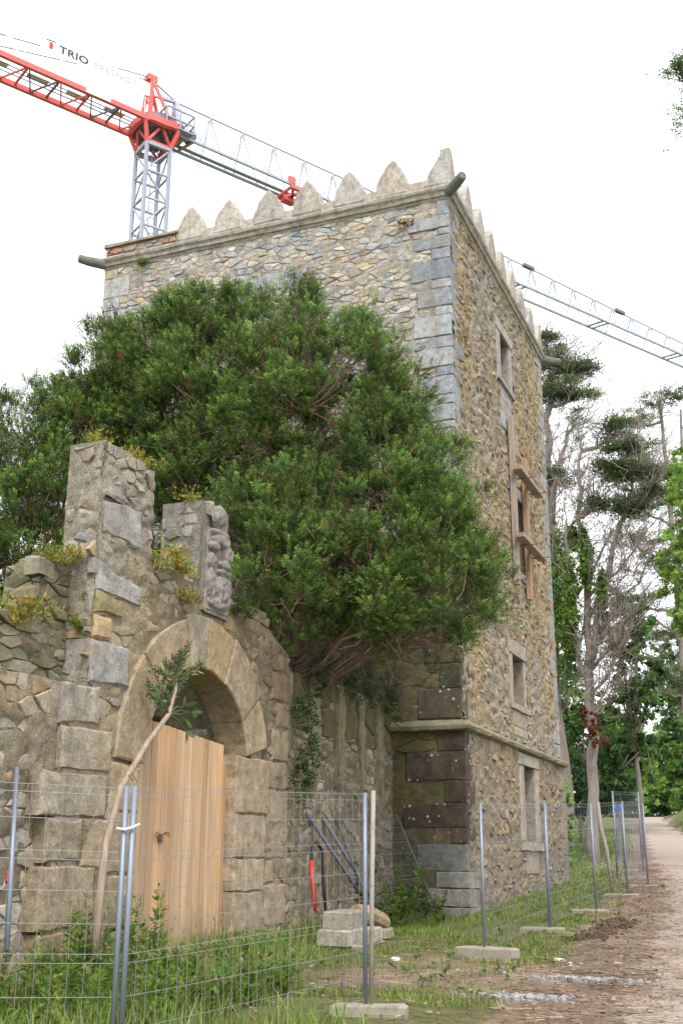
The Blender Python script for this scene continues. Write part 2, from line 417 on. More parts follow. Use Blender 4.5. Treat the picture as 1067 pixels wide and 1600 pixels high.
def pick(pal):
    t = rng.random()*sum(p[0] for p in pal)
    for p in pal:
        t -= p[0]
        if t <= 0: return p[1]
    return pal[-1][1]
class Masonry:
    """collects the stones of one thing; the ones that show largest become parts, the rest one joined part"""
    def __init__(s): s.st = []
    def add(s, F, poly, n0, n1, ch, col, bulge, mat, tilt=0.):
        O, U, V, N = F; cu = sum(p[0] for p in poly)/len(poly); cv = sum(p[1] for p in poly)/len(poly)
        d = O+U*cu+V*cv-EYE; L = d.length
        s.st.append((area(poly)*max(.02, -d.dot(N)/L)/L**2, F, poly, n0, n1, ch, col, bulge, mat, tilt))
    def finish(s, parent, limit=290, vis=None):
        s.st.sort(key=lambda t: -t[0]); rest = {}
        k = 0
        for (_, F, poly, n0, n1, ch, col, bulge, mat, tilt) in s.st:
            cu = sum(p[0] for p in poly)/len(poly); cv = sum(p[1] for p in poly)/len(poly)
            w_ = F[0]+F[1]*cu+F[2]*cv
            if k < limit and (vis is None or vis(w_)):
                mb = MB(); mb.prism(F, poly, n0, n1, ch, col, bulge, tilt); mb.build('stone', M[mat], parent); k += 1
            else:
                rest.setdefault(mat, MB()).prism(F, poly, n0, n1, ch, col, bulge, tilt)
        for mat, mb in rest.items(): tag(mb.build('rubble_stones', M[mat], parent), kind='stuff')
def rubble(ms, F, box, sx, sy, pal, gap, relief, holes=(), inside=None, mat='stone', drop=.3, seed=1, moss=None, ch=.012, bulge=.01, tilt=.05, skip=0.):
    for poly in voronoi(*box, sx, sy, drop, seed=seed):
        poly = cuts(poly, holes)
        if not poly or rng.random() < skip: continue
        cu = sum(p[0] for p in poly)/len(poly); cv = sum(p[1] for p in poly)/len(poly)
        if inside and not inside(cu, cv): continue
        q = tidy(poly, gap)
        if len(q) < 3 or area(q) < .0012: continue
        mo = moss(cu, cv) if moss else 0
        h = rng.uniform(*relief)
        ms.add(F, q, -.05, h, min(ch, max(.004, abs(h)*.7)), vary(pick(pal), .16, mo), bulge*rng.uniform(-.3, 1), mat, tilt)

def vnoise(u, v, seed, scale):
    r_ = np.random.default_rng(seed); T_ = r_.uniform(-1, 1, (64, 64)); a, b_ = u*scale, v*scale
    i, j = np.floor(a).astype(int), np.floor(b_).astype(int); fa, fb = sm(a-i), sm(b_-j)
    g00, g10, g01, g11 = T_[i % 64, j % 64], T_[(i+1) % 64, j % 64], T_[i % 64, (j+1) % 64], T_[(i+1) % 64, (j+1) % 64]
    return (g00*(1-fa)+g10*fa)*(1-fb)+(g01*(1-fa)+g11*fa)*fb
def mortar_skin(F, box, res, amp, base, col, mat, parent, holes=(), inside=None, seed=1, sc_=(3.2, 6.5), name='mortar_face', col2=None):
    u0, u1, v0, v1 = box; us = np.linspace(u0, u1, max(2, int((u1-u0)/res)+1)); vs_ = np.linspace(v0, v1, max(2, int((v1-v0)/res)+1))
    U_, V_ = np.meshgrid(us, vs_, indexing='ij')
    h = base+amp*(.5*vnoise(U_+7, V_*1.6+3, seed, sc_[0])+.35*vnoise(U_, V_*1.5, seed+1, sc_[1])+.3*vnoise(U_, V_, seed+2, 13)+.16*vnoise(U_, V_, seed+3, 23))
    O, U, V, N = [np.array(t) for t in F]
    P_ = O+U_[..., None]*U+V_[..., None]*V+h[..., None]*N
    cu, cv = (U_[1:, 1:]+U_[:-1, :-1])/2, (V_[1:, 1:]+V_[:-1, :-1])/2; ok = np.ones(cu.shape, bool)
    for (a, b_, c_, d_) in holes: ok &= ~((cu > a) & (cu < b_) & (cv > c_) & (cv < d_))
    if inside is not None: ok &= inside(cu, cv)
    ix = np.arange(U_.size).reshape(U_.shape); Fq_ = np.stack([ix[:-1, :-1], ix[1:, :-1], ix[1:, 1:], ix[:-1, 1:]], -1)[ok]
    if np.dot(np.cross(U, V), N) < 0: Fq_ = Fq_[:, ::-1]
    me_ = bpy.data.meshes.new(name); me_.from_pydata(P_.reshape(-1, 3).tolist(), [], Fq_.tolist())
    cf_ = np.ones((len(Fq_), 4)); cl_ = np.array(col[:3])*(1+.18*vnoise(cu, cv, seed+5, 1.7)+.10*vnoise(cu, cv, seed+6, 5))[ok][:, None]; 
    if col2 is not None:
        k_ = sm((.55*vnoise(cu+3, cv*.6, seed+8, .55)+.45*vnoise(cu, cv*.35, seed+9, 1.9)+.35)/.7)[ok][:, None]; cl_ = cl_*(1-k_)+cl_/np.array(col[:3])*np.array(col2[:3])*k_
    cf_[:, :3] = cl_; cf_[:, 3] = col[3]
    me_.attributes.new('Col', 'FLOAT_COLOR', 'FACE').data.foreach_set('color', cf_.astype(np.float32).ravel())
    me_.polygons.foreach_set('use_smooth', [True]*len(Fq_))
    return link(name, me_, M[mat], parent)

# ------------------------------------------------------------------ the tower
TX0, TX1, TY0, TY1 = -15.20, -6.20, 21.78, 31.32
ZS, ZC = 4.16, 16.03                              # string course underside, cornice underside
PL = .07                                          # the ground storey stands this much proud
tower = empty('stone_tower', ((TX0+TX1)/2, (TY0+TY1)/2, 0.7), 'tall square rubble stone tower with pointed merlons behind the dark yew', 'tower')
FF = (Vector((0, TY0, 0)), EX, EZ, -EY)            # front face frame: u = X
FR = (Vector((TX1, 0, 0)), EY, EZ, EX)             # right face frame: u = Y
WIN = [(26.62, 27.72, 2.17, 3.87), (26.2, 27.36, 5.26, 6.42), (26.85, 28.1, 8.67, 10.62), (26.15, 27.10, 13.40, 14.72)]
mb = MB()
T = .8
def slab(x0, x1, y0, y1, z0, z1, col): mb.box(((x0+x1)/2, (y0+y1)/2, (z0+z1)/2), ((x1-x0)/2, (y1-y0)/2, (z1-z0)/2), None, col)
mc = (.45, .40, .325, 0)
slab(TX0, TX1-T, TY0, TY0+T, ZS, ZC+.4, mc)
mb.build('front_wall', M['mortar'], tower)
mb = MB(); slab(TX0-PL, TX1+PL-T, TY0-PL, TY0+T, -.3, ZS-.002, (.20, .16, .12, .5)); mb.build('front_base_wall', M['mortar'], tower)
mb = MB()
slab(TX0, TX0+T, TY0+T, TY1, -.3, ZC+.4, mc); slab(TX0+T, TX1-T, TY1-T, TY1, -.3, ZC+.4, mc)
slab(TX0+T, TX1-T, TY0+T, TY1-T, ZC-.2, ZC+.1, mc)
mb.build('rear_wall', M['mortar'], tower)
mb = MB(); mr = (.36, .275, .175, 0)
def wall_holes(y0, y1, z0, z1, xo, wins, col):
    zz = sorted({z0, z1, *[w_[2] for w_ in wins], *[w_[3] for w_ in wins]})
    for a, b_ in zip(zz[:-1], zz[1:]):
        h = [w_ for w_ in wins if w_[2] <= a+1e-6 and w_[3] >= b_-1e-6]
        if h: slab(TX1-T, xo, y0, h[0][0], a, b_, col); slab(TX1-T, xo, h[0][1], y1, a, b_, col)
        else: slab(TX1-T, xo, y0, y1, a, b_, col)
wall_holes(TY0, TY1, ZS, ZC+.4, TX1, WIN[1:], mr)
mb.build('side_wall', M['mortar'], tower)
mb = MB(); wall_holes(TY0-PL, TY1+PL, -.3, ZS-.002, TX1+PL, WIN[:1], (.31, .235, .16, 0)); mb.build('side_base_wall', M['mortar'], tower)

# quoins at the near corner, the left corner and the far corner
QG = [(3, (.285, .31, .335)), (2, (.33, .345, .36)), (1, (.36, .355, .335)), (1, (.235, .26, .285))]
quoin_zone_f, quoin_zone_r = [], []
z = ZS+.25; k = 0
while z < ZC-.03:
    long_ = k % 2 == 0
    h = (rng.choice([.32, .38, .44, .5]) if long_ else rng.choice([.18, .22, .28])) if z > 7 else rng.choice([.4, .5, .6]); h = min(h, ZC-z-.004)
    if ZC-z-h < .15: h = ZC-z-.004
    lf = rng.uniform(.66, .95) if long_ else rng.uniform(.22, .42); lr = rng.uniform(.38, .5) if long_ else rng.uniform(.7, .95)
    c_ = vary(pick(QG), .10) if z > 6.6 else vary((.085, .072, .062), .15, .25)
    q = MB(); q.prism(FF, subdiv_poly(rect(TX1-lf, TX1+.028, z+.008, z+h-.008), .2, .009), -lr, .034+rng.uniform(0, .014), .014, c_, .006)
    q.build('quoin', M['quoin'] if z > 6.6 else M['dark'], tower)
    quoin_zone_f.append((TX1-lf-.01, TX1+1, z, z+h)); quoin_zone_r.append((TY0-1, TY0+lr+.01, z, z+h))
    z += h; k += 1
z = ZS+.25; k = 0
while z < ZC-.03:
    h = min(rng.choice([.35, .45, .55, .7]), ZC-z-.004); long_ = k % 2 == 0
    if ZC-z-h < .2: h = ZC-z-.004
    lf = rng.uniform(.6, .8) if long_ else rng.uniform(.34, .45); lr = rng.uniform(.3, .4) if long_ else rng.uniform(.55, .75)
    q = MB(); q.prism(FF, subdiv_poly(rect(TX0-.028, TX0+lf, z+.008, z+h-.008), .25, .009), -.4, .035, .014, vary(pick([(2, (.33, .34, .34)), (2, (.44, .37, .29)), (1, (.38, .38, .36))]), .1), .006)
    q.build('quoin', M['quoin'], tower); quoin_zone_f.append((TX0-1, TX0+lf+.01, z, z+h))
    q = MB(); q.prism(FR, subdiv_poly(rect(TY1-lr, TY1+.03, z+.008, z+h-.008), .25, .009), -.5, .04, .014, vary(pick(QG), .1), .006)
    q.build('quoin', M['quoin'], tower); quoin_zone_r.append((TY1-lr-.01, TY1+1, z, z+h))
    z += h; k += 1
# dark base quoins
FFb = (Vector((0, TY0-PL, 0)), EX, EZ, -EY); FRb = (Vector((TX1+PL, 0, 0)), EY, EZ, EX)
base_f, base_r = [], []
z = .55
for i, (h, lf, lr, cc, pr) in enumerate([(.36, .72, .55, (.26, .23, .20), .12), (.33, .95, .4, (.27, .25, .22), .10), (.30, .62, .75, (.27, .27, .25), .05), (.50, 1.0, .16, (.20, .205, .19), .03), (.30, .3, .55, (.10, .075, .058), .03),
        (.46, 1.25, .3, (.075, .06, .05), .035), (.42, .42, .6, (.085, .06, .048), .03), (.55, 1.2, .4, (.08, .06, .05), .04), (.38, .55, .3, (.068, .053, .043), .03), (ZS-.55-3.60, 1.25, .5, (.075, .062, .046), .035)]):
    q = MB(); q.prism(FFb, subdiv_poly(rect(TX1+PL-lf, TX1+PL+pr*.8, z+.008, z+h-.008), .2, .01), -lr, pr, .018, vary(cc+(0,), .08, .12 if i > 4 else 0), .006)
    q.build('base_quoin', M['dark'] if i > 3 else M['quoin'], tower)
    base_f.append((TX1+PL-lf-.01, 0, z, z+h)); base_r.append((TY0-1, TY0-PL+lr+.01, z, z+h)); z += h
z = .9
while z < ZS-.05:
    h = min(rng.choice([.3, .42, .5]), ZS-z-.004); lr = rng.uniform(.35, .75)
    q = MB(); q.prism(FRb, subdiv_poly(rect(TY1+PL-lr, TY1+PL+.03, z+.008, z+h-.008), .25, .01), -.5, .04, .014, vary((.28, .24, .19), .15), .006)
    q.build('base_quoin', M['quoin'], tower); base_r.append((TY1+PL-lr-.01, TY1+2, z, z+h)); z += h

# windows: granite surrounds, embrasures, frames
def window(i, jl, jr, lin, sill, ap, proud, grey):
    y0, y1, z0, z1 = WIN[i]; xo = TX1+(PL if i == 0 else 0)
    Fw = (Vector((xo, 0, 0)), EY, EZ, EX)
    wroot = None
    fr = MB(); c0 = grey
    fr.box((xo-.42, y0+.045, (z0+z1)/2), (.04, .045, (z1-z0)/2-.05), None, (.55, .45, .4, 1)); fr.box((xo-.42, y1-.045, (z0+z1)/2), (.04, .045, (z1-z0)/2-.05), None, (.55, .45, .4, 1))
    fr.box((xo-.42, (y0+y1)/2, z1-.045), (.038, (y1-y0)/2, .045), None, (.55, .45, .4, 1)); fr.box((xo-.42, (y0+y1)/2, z0+.045), (.038, (y1-y0)/2, .045), None, (.55, .45, .4, 1))
    fr.box((xo-.42, (y0+y1)/2, (z0+z1)/2), (.035, .03, (z1-z0)/2-.06), None, (.5, .4, .35, 1))
    wroot = fr.build('window', M['timber'], tower)
    for nm, (a, b_, c_, d_), pr in (('jamb', (y0-jl, y0, z0, z1), proud), ('jamb', (y1, y1+jr, z0, z1), proud), ('lintel', (y0-jl-.06, y1+jr+.03, z1, z1+lin), proud+.02), ('sill', (y0-jl-.04, y1+jr+.04, z0-sill, z0), proud+.05)):
        q = MB(); q.prism(Fw, subdiv_poly(rect(a, b_, c_+.004, d_-.004), .3, .006), -.36, pr, .012, vary(c0, .08), .003); q.build(nm, M['quoin'], wroot)
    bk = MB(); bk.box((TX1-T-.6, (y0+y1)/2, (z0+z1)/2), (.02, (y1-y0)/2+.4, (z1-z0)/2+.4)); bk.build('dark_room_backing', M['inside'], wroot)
    for s_ in (0, 1):
        rv = MB()
        yy = y0+.001 if s_ == 0 else y1-.001
        rv.box((xo-.24, yy+(.012 if s_ == 0 else -.012), (z0+z1)/2), (.235, .011, (z1-z0)/2-.004), None, vary((.27, .235, .20), .1))
        rv.build('reveal', M['quoin'], wroot)
    hole = (y0-jl-.06, y1+jr+.05, z0-sill-.02, z1+lin+.02)
    zz = z0-sill-.012; hs_ = [hole]
    for h in ap:
        q = MB(); q.prism(Fw, subdiv_poly(rect(y0-.12, y1+.12, zz-h+.01, zz), .3, .008), -.1, .028, .012, vary(c0, .12), .003); q.build('apron_stone', M['quoin'], wroot)
        hs_.append((y0-.14, y1+.14, zz-h, zz)); zz -= h
    return hs_
wh = []
GR = (.36, .345, .34); TN = (.37, .325, .275)
bwh = window(0, .48, .42, .27, .2, [.5], .03, TN); base_r += bwh
wh += window(1, .32, .16, .36, .14, [.36, .22], .03, TN)
wh += window(2, .28, .22, .3, .2, [], .02, GR)
wh += window(3, .40, .28, .30, .12, [.35, .35, .42], .045, GR)

# string course with worn edge, cornice, parapet
def ring(prof, x0, x1, y0, y1, name, mat, col, seg=.5, jit=.006, skip=None):
    mbs = MB(); P = []
    corners = [(x0, y0), (x1, y0), (x1, y1), (x0, y1)]
    sg = [(-1, -1), (1, -1), (1, 1), (-1, 1)]
    for i in range(4):
        a, b_ = corners[i], corners[(i+1) % 4]; sa, sb = sg[i], sg[(i+1) % 4]
        n_ = max(1, int(math.hypot(b_[0]-a[0], b_[1]-a[1])/seg))
        for k_ in range(n_):
            t = k_/n_; P.append((a, b_, sa, sb, t))
    m_ = len(prof); vs_ = []
    for (a, b_, sa, sb, t) in P:
        for (o, z_) in prof:
            xa, ya = a[0]+sa[0]*o, a[1]+sa[1]*o; xb, yb = b_[0]+sb[0]*o, b_[1]+sb[1]*o
            j = rng.uniform(-jit, jit) if 0 < t else 0
            vs_.append((xa+(xb-xa)*t+j, ya+(yb-ya)*t+j, z_+rng.uniform(-jit, jit)))
    N_ = len(P)
    fs_ = [(i*m_+k_, ((i+1) % N_)*m_+k_, ((i+1) % N_)*m_+(k_+1) % m_, i*m_+(k_+1) % m_) for i in range(N_) for k_ in range(m_)]
    mbs.add(vs_, fs_, col); return mbs.build(name, mat, tower)
ring([(-.3, ZS), (PL+.02, ZS), (PL+.13, ZS+.035), (PL+.15, ZS+.10), (PL+.10, ZS+.15), (-.002, ZS+.245), (-.3, ZS+.245)], TX0, TX1, TY0, TY1, 'string_course', M['block'], (.30, .265, .195, .5), .4, .012)
ring([(-.3, ZC), (.03, ZC), (.05, ZC+.06), (.10, ZC+.07), (.12, ZC+.15), (.17, ZC+.19), (.185, ZC+.25), (.15, ZC+.26), (.14, ZC+.31), (-.3, ZC+.36)], TX0, TX1, TY0, TY1, 'cornice', M['crest'], (.40, .37, .32, .08), .45, .009)
ZP = ZC+.355; ZPT = 16.74; PT = .38
mb = MB(); slab(TX0+.0, TX1+.05, TY0-.06, TY0+PT, ZP, ZPT-.14, (.42, .37, .31, 0)); mb.build('parapet', M['crest'], tower)
mb = MB(); slab(TX1-PT, TX1+.05, TY0+PT+.003, TY1-.02, ZP, ZPT-.14, (.40, .35, .29, 0)); mb.build('parapet', M['crest'], tower)
mb = MB(); slab(TX0+.1, TX0+PT, TY0+PT+.003, TY1-.02, ZP, ZPT-.1, (.40, .35, .29, 0)); mb.build('parapet', M['crest'], tower)
mb = MB(); slab(TX0+PT+.003, TX1-PT-.003, TY1-PT, TY1-.025, ZP, ZPT-.04, (.40, .35, .29, 0)); mb.build('parapet', M['crest'], tower)
mb = MB(); mb.prism((Vector((0, TY0-.09, 0)), EX, EZ, -EY), subdiv_poly(rect(TX0-.03, TX0+2.1, ZPT-.13, ZPT-.05), .3, .012), -.36, .06, .015, (.36, .33, .28, .25)); mb.build('coping', M['crest'], tower)
HALF = [(.395, 0), (.39, .20), (.365, .35), (.31, .50), (.235, .65), (.145, .78), (.06, .88), (.01, .935)]
def merlon(F, u, half=0, s=1.0):
    if half: poly = [(u, 0), (u-half*.62, 0), (u-half*.56, .2), (u-half*.48, .33), (u-half*.38, .54), (u-half*.25, .76), (u-half*.12, .93), (u-half*.04, .98), (u, .95)]
    else: poly = [(u+a, b_*s) for a, b_ in HALF]+[(u-a, b_*s) for a, b_ in HALF[::-1]]
    poly = [(a+rng.uniform(-.02, .02), b_+ZP-.02+rng.uniform(-.022, .022)) for a, b_ in poly]
    q = MB(); q.prism(F, poly, -.15, .095+rng.uniform(0, .012), .03, vary((.40, .375, .335), .10), .005); q.build('merlon', M['crest'], tower)
for u in (-7.5, -8.57, -9.63, -10.66, -11.73, -12.78): merlon(FF, u, s=rng.uniform(.9, 1.05))
merlon(FF, TX1+.075, 1)
FRm = (Vector((TX1, 0, 0)), EY, EZ, EX)
merlon(FRm, TY0-.07, -1)
for k in range(7): merlon(FRm, TY0+1.48+k*1.12)
merlon(FRm, TY1-.04, 1)
for k in range(7): merlon((Vector((0, TY1-.36, 0)), EX, EZ, -EY), -7.5-k*1.06)
for k in range(5): merlon((Vector((TX0+.36, 0, 0)), EY, EZ, EX), TY0+3.8+k*1.1)
for (px, pyy, dx, dy) in ((TX1, TY0, 1, -1), (TX0, TY0, -1, -1), (TX1, TY1, 1, 1)):
    q = MB(); d = Vector((dx, dy, 0)).normalized(); o = Vector((px, pyy, ZC+.16)); up = Vector((0, 0, .06))
    q.tube([o-d*.3, o+d*.22+up*.2, o+d*.45+up*.2, o+d*.68+up*.6, o+d*.72+up*.6], [.13, .128, .12, .108, .085], 12, (.19, .20, .19, .15))
    q.build('waterspout', M['quoin'], tower)
# rubble skins
P_front = [(5, (.36, .36, .35)), (5, (.30, .32, .335)), (4, (.44, .395, .31)), (2.4, (.42, .335, .215)), (1.3, (.17, .195, .235)), (.15, (.36, .16, .09)), (2.0, (.30, .245, .185)), (2.5, (.48, .45, .40))]
P_side = [(5, (.41, .31, .185)), (4, (.39, .325, .235)), (2.4, (.31, .285, .245)), (2, (.23, .185, .135)), (2, (.44, .38, .29)), (.08, (.36, .15, .09)), (1.5, (.32, .32, .30))]
P_base = [(4, (.10, .08, .058)), (3, (.14, .105, .07)), (2, (.08, .07, .058)), (1, (.20, .155, .10))]  # dark weathered stone, darkened further: the yew's shade is put into the colour
P_bside = [(4, (.34, .26, .16)), (3, (.28, .215, .15)), (2, (.20, .16, .125)), (2, (.37, .31, .23))]
ms = Masonry()
big = [(-10.9, -10.0, 14.56, 15.02), (-12.0, -11.3, 14.35, 14.58)]
for (a, b_, c_, d_) in big:
    ms.add(FF, subdiv_poly(rect(a, b_, c_, d_), .3, .015), -.05, .03, .012, vary((.30, .325, .34), .05), .004, 'stone')
rubble(ms, FF, (TX0, TX1, 7.2, ZC), .215, .105, P_front, .007, (.007, .038), quoin_zone_f+big, None, 'facing', .33, 3, ch=.016, tilt=.08)
mortar_skin(FF, (TX0+.02, TX1-.02, 7.2, ZC),   .055, .042, .012, (.46, .415, .345, 0), 'mortar', tower, (), None, 61, col2=(.43, .41, .375))
mortar_skin(FF, (TX0+.02, TX1-.02, ZS+.24, 7.2), .07, .03, .012, (.15, .12, .09, .3), 'darkrubble', tower, (), None, 67)  # dark stone face with the shade behind the yew painted in
mortar_skin(FFb, (-9.5, TX1+PL-.02, .5, ZS), .06, .03, .010, (.15, .12, .085, .5), 'darkrubble', tower, (), None, 69)
rubble(ms, FF, (TX0, TX1, ZS+.25, 7.2), .42, .22, P_base, .010, (.004, .034), quoin_zone_f, None, 'darkrubble', .3, 4, moss=lambda u, v: .3)
rubble(ms, FR, (TY0, TY1, ZS+.25, ZC), .20, .10, P_side, .006, (.0, .052), quoin_zone_r+wh, None, 'rough', .3, 5, ch=.022, bulge=.02, tilt=.25, skip=.42)
mortar_skin(FR, (TY0+.02, TY1-.02, ZS+.2, ZC), .055, .075, .022, (.43, .315, .165, 0), 'eroded', tower, wh, None, 63, (4.5, 10), col2=(.37, .335, .28))
mortar_skin(FRb, (TY0, TY1, .5, ZS), .055, .06, .016, (.34, .265, .18, 0), 'eroded', tower, bwh, None, 65, (4.5, 10), col2=(.29, .25, .20))
rubble(ms, FFb, (TX0, TX1+PL, .4, ZS), .4, .22, P_base, .010, (.0, .04), base_f, None, 'darkrubble', .3, 6, moss=lambda u, v: .7 if v > 2.6 else .35)
rubble(ms, FRb, (TY0-PL, TY1+PL, .5, ZS), .22, .11, P_bside, .006, (.0, .05), base_r, None, 'rough', .3, 8, ch=.022, bulge=.02, tilt=.2, skip=.4)
pr_ = (Vector((0, TY0-.058, 0)), EX, EZ, -EY)
rubble(ms, pr_, (TX0+.02, TX0+2.1, ZP+.01, ZPT-.14), .2, .10, [(2, (.42, .20, .13)), (3, (.36, .31, .25)), (2, (.3, .3, .28))], .01, (.01, .05), seed=9)
ms.finish(tower, 290, lambda p_: not (p_.y < TY0+.1 and p_.z < 7.2 and p_.x < -7.6) and not (p_.y < TY0+.1 and p_.x < -7.3 and p_.z < 12.0))

# timber shoring at the third window
sh = empty('timber_brace', (TX1, 27.4, 8.1), 'timber posts and boards bracing a tower window with threaded rods', 'window brace')
q = MB(); q.box((TX1+.13, 26.62, 10.35), (.06, .10, 2.18), None, (.95, .98, 1.05, 1)); q.build('post', M['timber'], sh)
q = MB(); q.box((TX1+.13, 27.95, 9.97), (.06, .10, 1.9), None, (1.15, .92, .72, 1)); q.build('post', M['timber'], sh)
for zb in (11.08, 9.34):
    q = MB(); q.box((TX1+.30, 27.6, zb), (.11, 1.28, .05), None, (.95, .95, .95, 1)); q.build('board', M['timber'], sh)
    for yy in (26.95, 28.3):
        q = MB(); q.tube([(TX1-.3, yy, zb-.1), (TX1+.62, yy, zb-.1)], .014, 6); q.build('threaded_rod', M['rust'], sh)
# little tufts rooted in the tower face
def tuft(name, c, r, n_, pal, label, cat, leaf=(.05, .11), flat=.5, up=.6, group=None, seed=0):
    g_ = np.random.default_rng(seed+11)
    d = g_.normal(size=(n_, 3)); d[:, 2] = np.abs(d[:, 2])*flat+up*.3; d /= np.linalg.norm(d, axis=1)[:, None]
    sub = g_.uniform(-1, 1, (7, 3))*np.array(r)*np.array([.7, .85, .25])+np.array([0, 0, -.1*r[2]]); ks = g_.integers(7, size=n_); sz = g_.uniform(.35, .85, 7)
    o = np.array(c)+sub[ks]+d*np.array(r)*sz[ks][:, None]*g_.uniform(.05, 1, (n_, 1))
    L = g_.uniform(*leaf, n_)[:, None]; side = np.cross(d, g_.normal(size=(n_, 3))); side /= np.linalg.norm(side, axis=1)[:, None]+1e-9
    e = d+g_.normal(size=(n_, 3))*.45; e /= np.linalg.norm(e, axis=1)[:, None]
    V_ = np.stack([o, o+e*L*.5+side*L*.24, o+e*L, o+e*L*.5-side*L*.24], 1)
    pc = np.array([p_[1] for p_ in pal]); pw = np.array([p_[0] for p_ in pal], float); ci = g_.choice(len(pal), n_, p=pw/pw.sum())
    col = np.ones((n_, 4)); col[:, :3] = pc[ci]*g_.uniform(.7, 1.3, (n_, 1))
    root = empty(name, tuple(c), label, cat, group)
    link('leaves', quads_mesh(name+'_leaves', V_, col), M['leaf'], root)
    st = MB()
    for i in range(7):
        t = o[g_.integers(n_)]; a = Vector(c)-Vector((0, 0, .04)); b_ = Vector(t)
        st.tube([a, (a+b_)/2+Vector((0, 0, .02)), b_], [.008, .006, .003], 4, (.25, .2, .1, 1))
    st.build('stems', M['leaf'], root)
    return root
FG = [(3, (.10, .17, .03)), (2, (.17, .22, .04))]
FO = [(4, (.20, .27, .045)), (3, (.42, .35, .06)), (1.6, (.46, .22, .05)), (3, (.11, .19, .035)), (.7, (.22, .10, .05))]
tuft('wall_plant', (-14.05, 21.6, 15.98), (.18, .12, .22), 120, FG, 'small green tuft growing under the cornice near the left waterspout', 'plant', seed=1)
tuft('wall_plant', (-7.2, 21.72, 15.55), (.22, .1, .18), 90, [(2, (.14, .13, .04)), (1, (.2, .1, .05))], 'brownish tuft in the tower wall below the corner merlon', 'plant', seed=2)

# ------------------------------------------------------------------ gateway and garden walls
GX = -7.5
FGt = (Vector((GX, 0, 0)), EY, EZ, EX)
AC, AZ, RI, RO = 13.62, 2.77, 1.44, 2.10
gate = empty('stone_gateway', (GX-.3, 13.4, .5), 'ruined stone gateway with round arch of big pale voussoirs and broken pillars on top', 'gateway')
GT = [(10.46, 3.58), (10.95, 3.60), (10.951, 6.58), (11.5, 6.63), (12.16, 6.52), (12.161, 5.32), (12.8, 5.38), (13.41, 5.30), (13.411, 6.56), (14.27, 6.58), (14.271, 5.25), (14.84, 5.14), (14.841, 5.5), (15.55, 5.4), (15.551, 5.0), (16.45, 4.86)]
def gtop(y): return float(np.interp(y, [p_[0] for p_ in GT], [p_[1] for p_ in GT]))
def glow(y):
    d = abs(y-AC)
    return AZ+math.sqrt(max(0, (RI+.25)**2-d*d)) if d < RI+.25 else (2.0 if 11.8 < y < 15.0 else .0)
def wall_core(ys_, zl, zh, x0, x1, col, name, mat, parent):
    q = MB()
    for a, b_ in zip(ys_[:-1], ys_[1:]):
        m_ = (a+b_)/2; za, zb = zh(a+1e-4), zh(b_-1e-4); la, lb = zl(a+1e-4), zl(b_-1e-4)
        q.add([(x0, a, la), (x1, a, la), (x1, b_, lb), (x0, b_, lb), (x0, a, za), (x1, a, za), (x1, b_, zb), (x0, b_, zb)],
              [(0, 3, 2, 1), (4, 5, 6, 7), (1, 2, 6, 5), (0, 4, 7, 3), (0, 1, 5, 4), (3, 7, 6, 2)], col)
    return q.build(name, mat, parent)
edges = sorted({p_[0] for p_ in GT} | {11.8, 15.0, AC-RI-.25, AC+RI+.25} | set(np.linspace(AC-RI-.25, AC+RI+.25, 19)))
core_e = [e for i, e in enumerate(edges) if i == 0 or e-edges[i-1] > .004]
MGT = (.40, .345, .27, .15)
wall_core([10.46, 10.95], lambda y: 0, gtop, -8.1, GX-.01, MGT, 'pier_core', M['mortar'], gate)
wall_core([10.955, 11.5, 12.14], lambda y: 5.0, gtop, -7.98, GX-.012, (.43, .385, .31, .1), 'pillar_core', M['mortar'], gate)
wall_core([13.42, 14.26], lambda y: 4.9, gtop, -8.12, GX-.012, (.33, .31, .27, .12), 'carved_pillar_core', M['mortar'], gate)
wall_core([14.85, 15.54], lambda y: 4.9, gtop, -8.15, GX-.28, (.40, .37, .31, .2), 'stub_core', M['mortar'], gate)
lowtop = lambda y: min(gtop(y), 5.38 if y < 14.3 else 5.2)
wall_core([e for e in core_e if e >= 10.95], glow, lowtop, -8.2, GX-.01, MGT, 'arch_wall_core', M['mortar'], gate)
PB = [(3, (.40, .35, .28)), (2, (.36, .345, .31)), (2, (.35, .36, .37)), (1, (.42, .33, .22))]
def block(name, poly, n0, pr, col, parent=gate, F=FGt, mat='block', sub=.16, j=.016, ch=.028, bulge=.008):
    pr = .02+pr*.38; col = (col[0]*.93, col[1]*.86, col[2]*.77, col[3]); q = MB(); q.prism(F, subdiv_poly(poly, sub, j), n0, pr, ch, col, bulge); return q.build(name, M[mat], parent)
# voussoirs
VA = [(15, 36, (.40, .345, .27)), (36, 66, (.39, .335, .265)), (66, 87, (.43, .34, .22)), (87, 105, (.43, .39, .33)), (105, 138, (.41, .35, .27)), (138, 178, (.42, .36, .28))]
for i, (a0, a1, cc) in enumerate(VA):
    ro = RO+[.02, .10, .06, .05, -.02, -.02][i]; A0, A1 = math.radians(a0+.35), math.radians(a1-.35)
    n_ = 6; pts = [(AC+RI*math.cos(A0+(A1-A0)*k/n_), AZ+RI*math.sin(A0+(A1-A0)*k/n_)) for k in range(n_+1)]
    pts += [(AC+ro*math.cos(A1+(A0-A1)*k/n_), AZ+ro*math.sin(A1+(A0-A1)*k/n_)) for k in range(n_+1)]
    q = MB(); q.prism(FGt, [(u+rng.uniform(-.005, .005), v+rng.uniform(-.005, .005)) for u, v in pts], -.45, .055+rng.uniform(-.01, .012), .016, vary((cc[0]*.92, cc[1]*.85, cc[2]*.76), .09, .12), .004)
    q.build('voussoir', M['block'], gate)
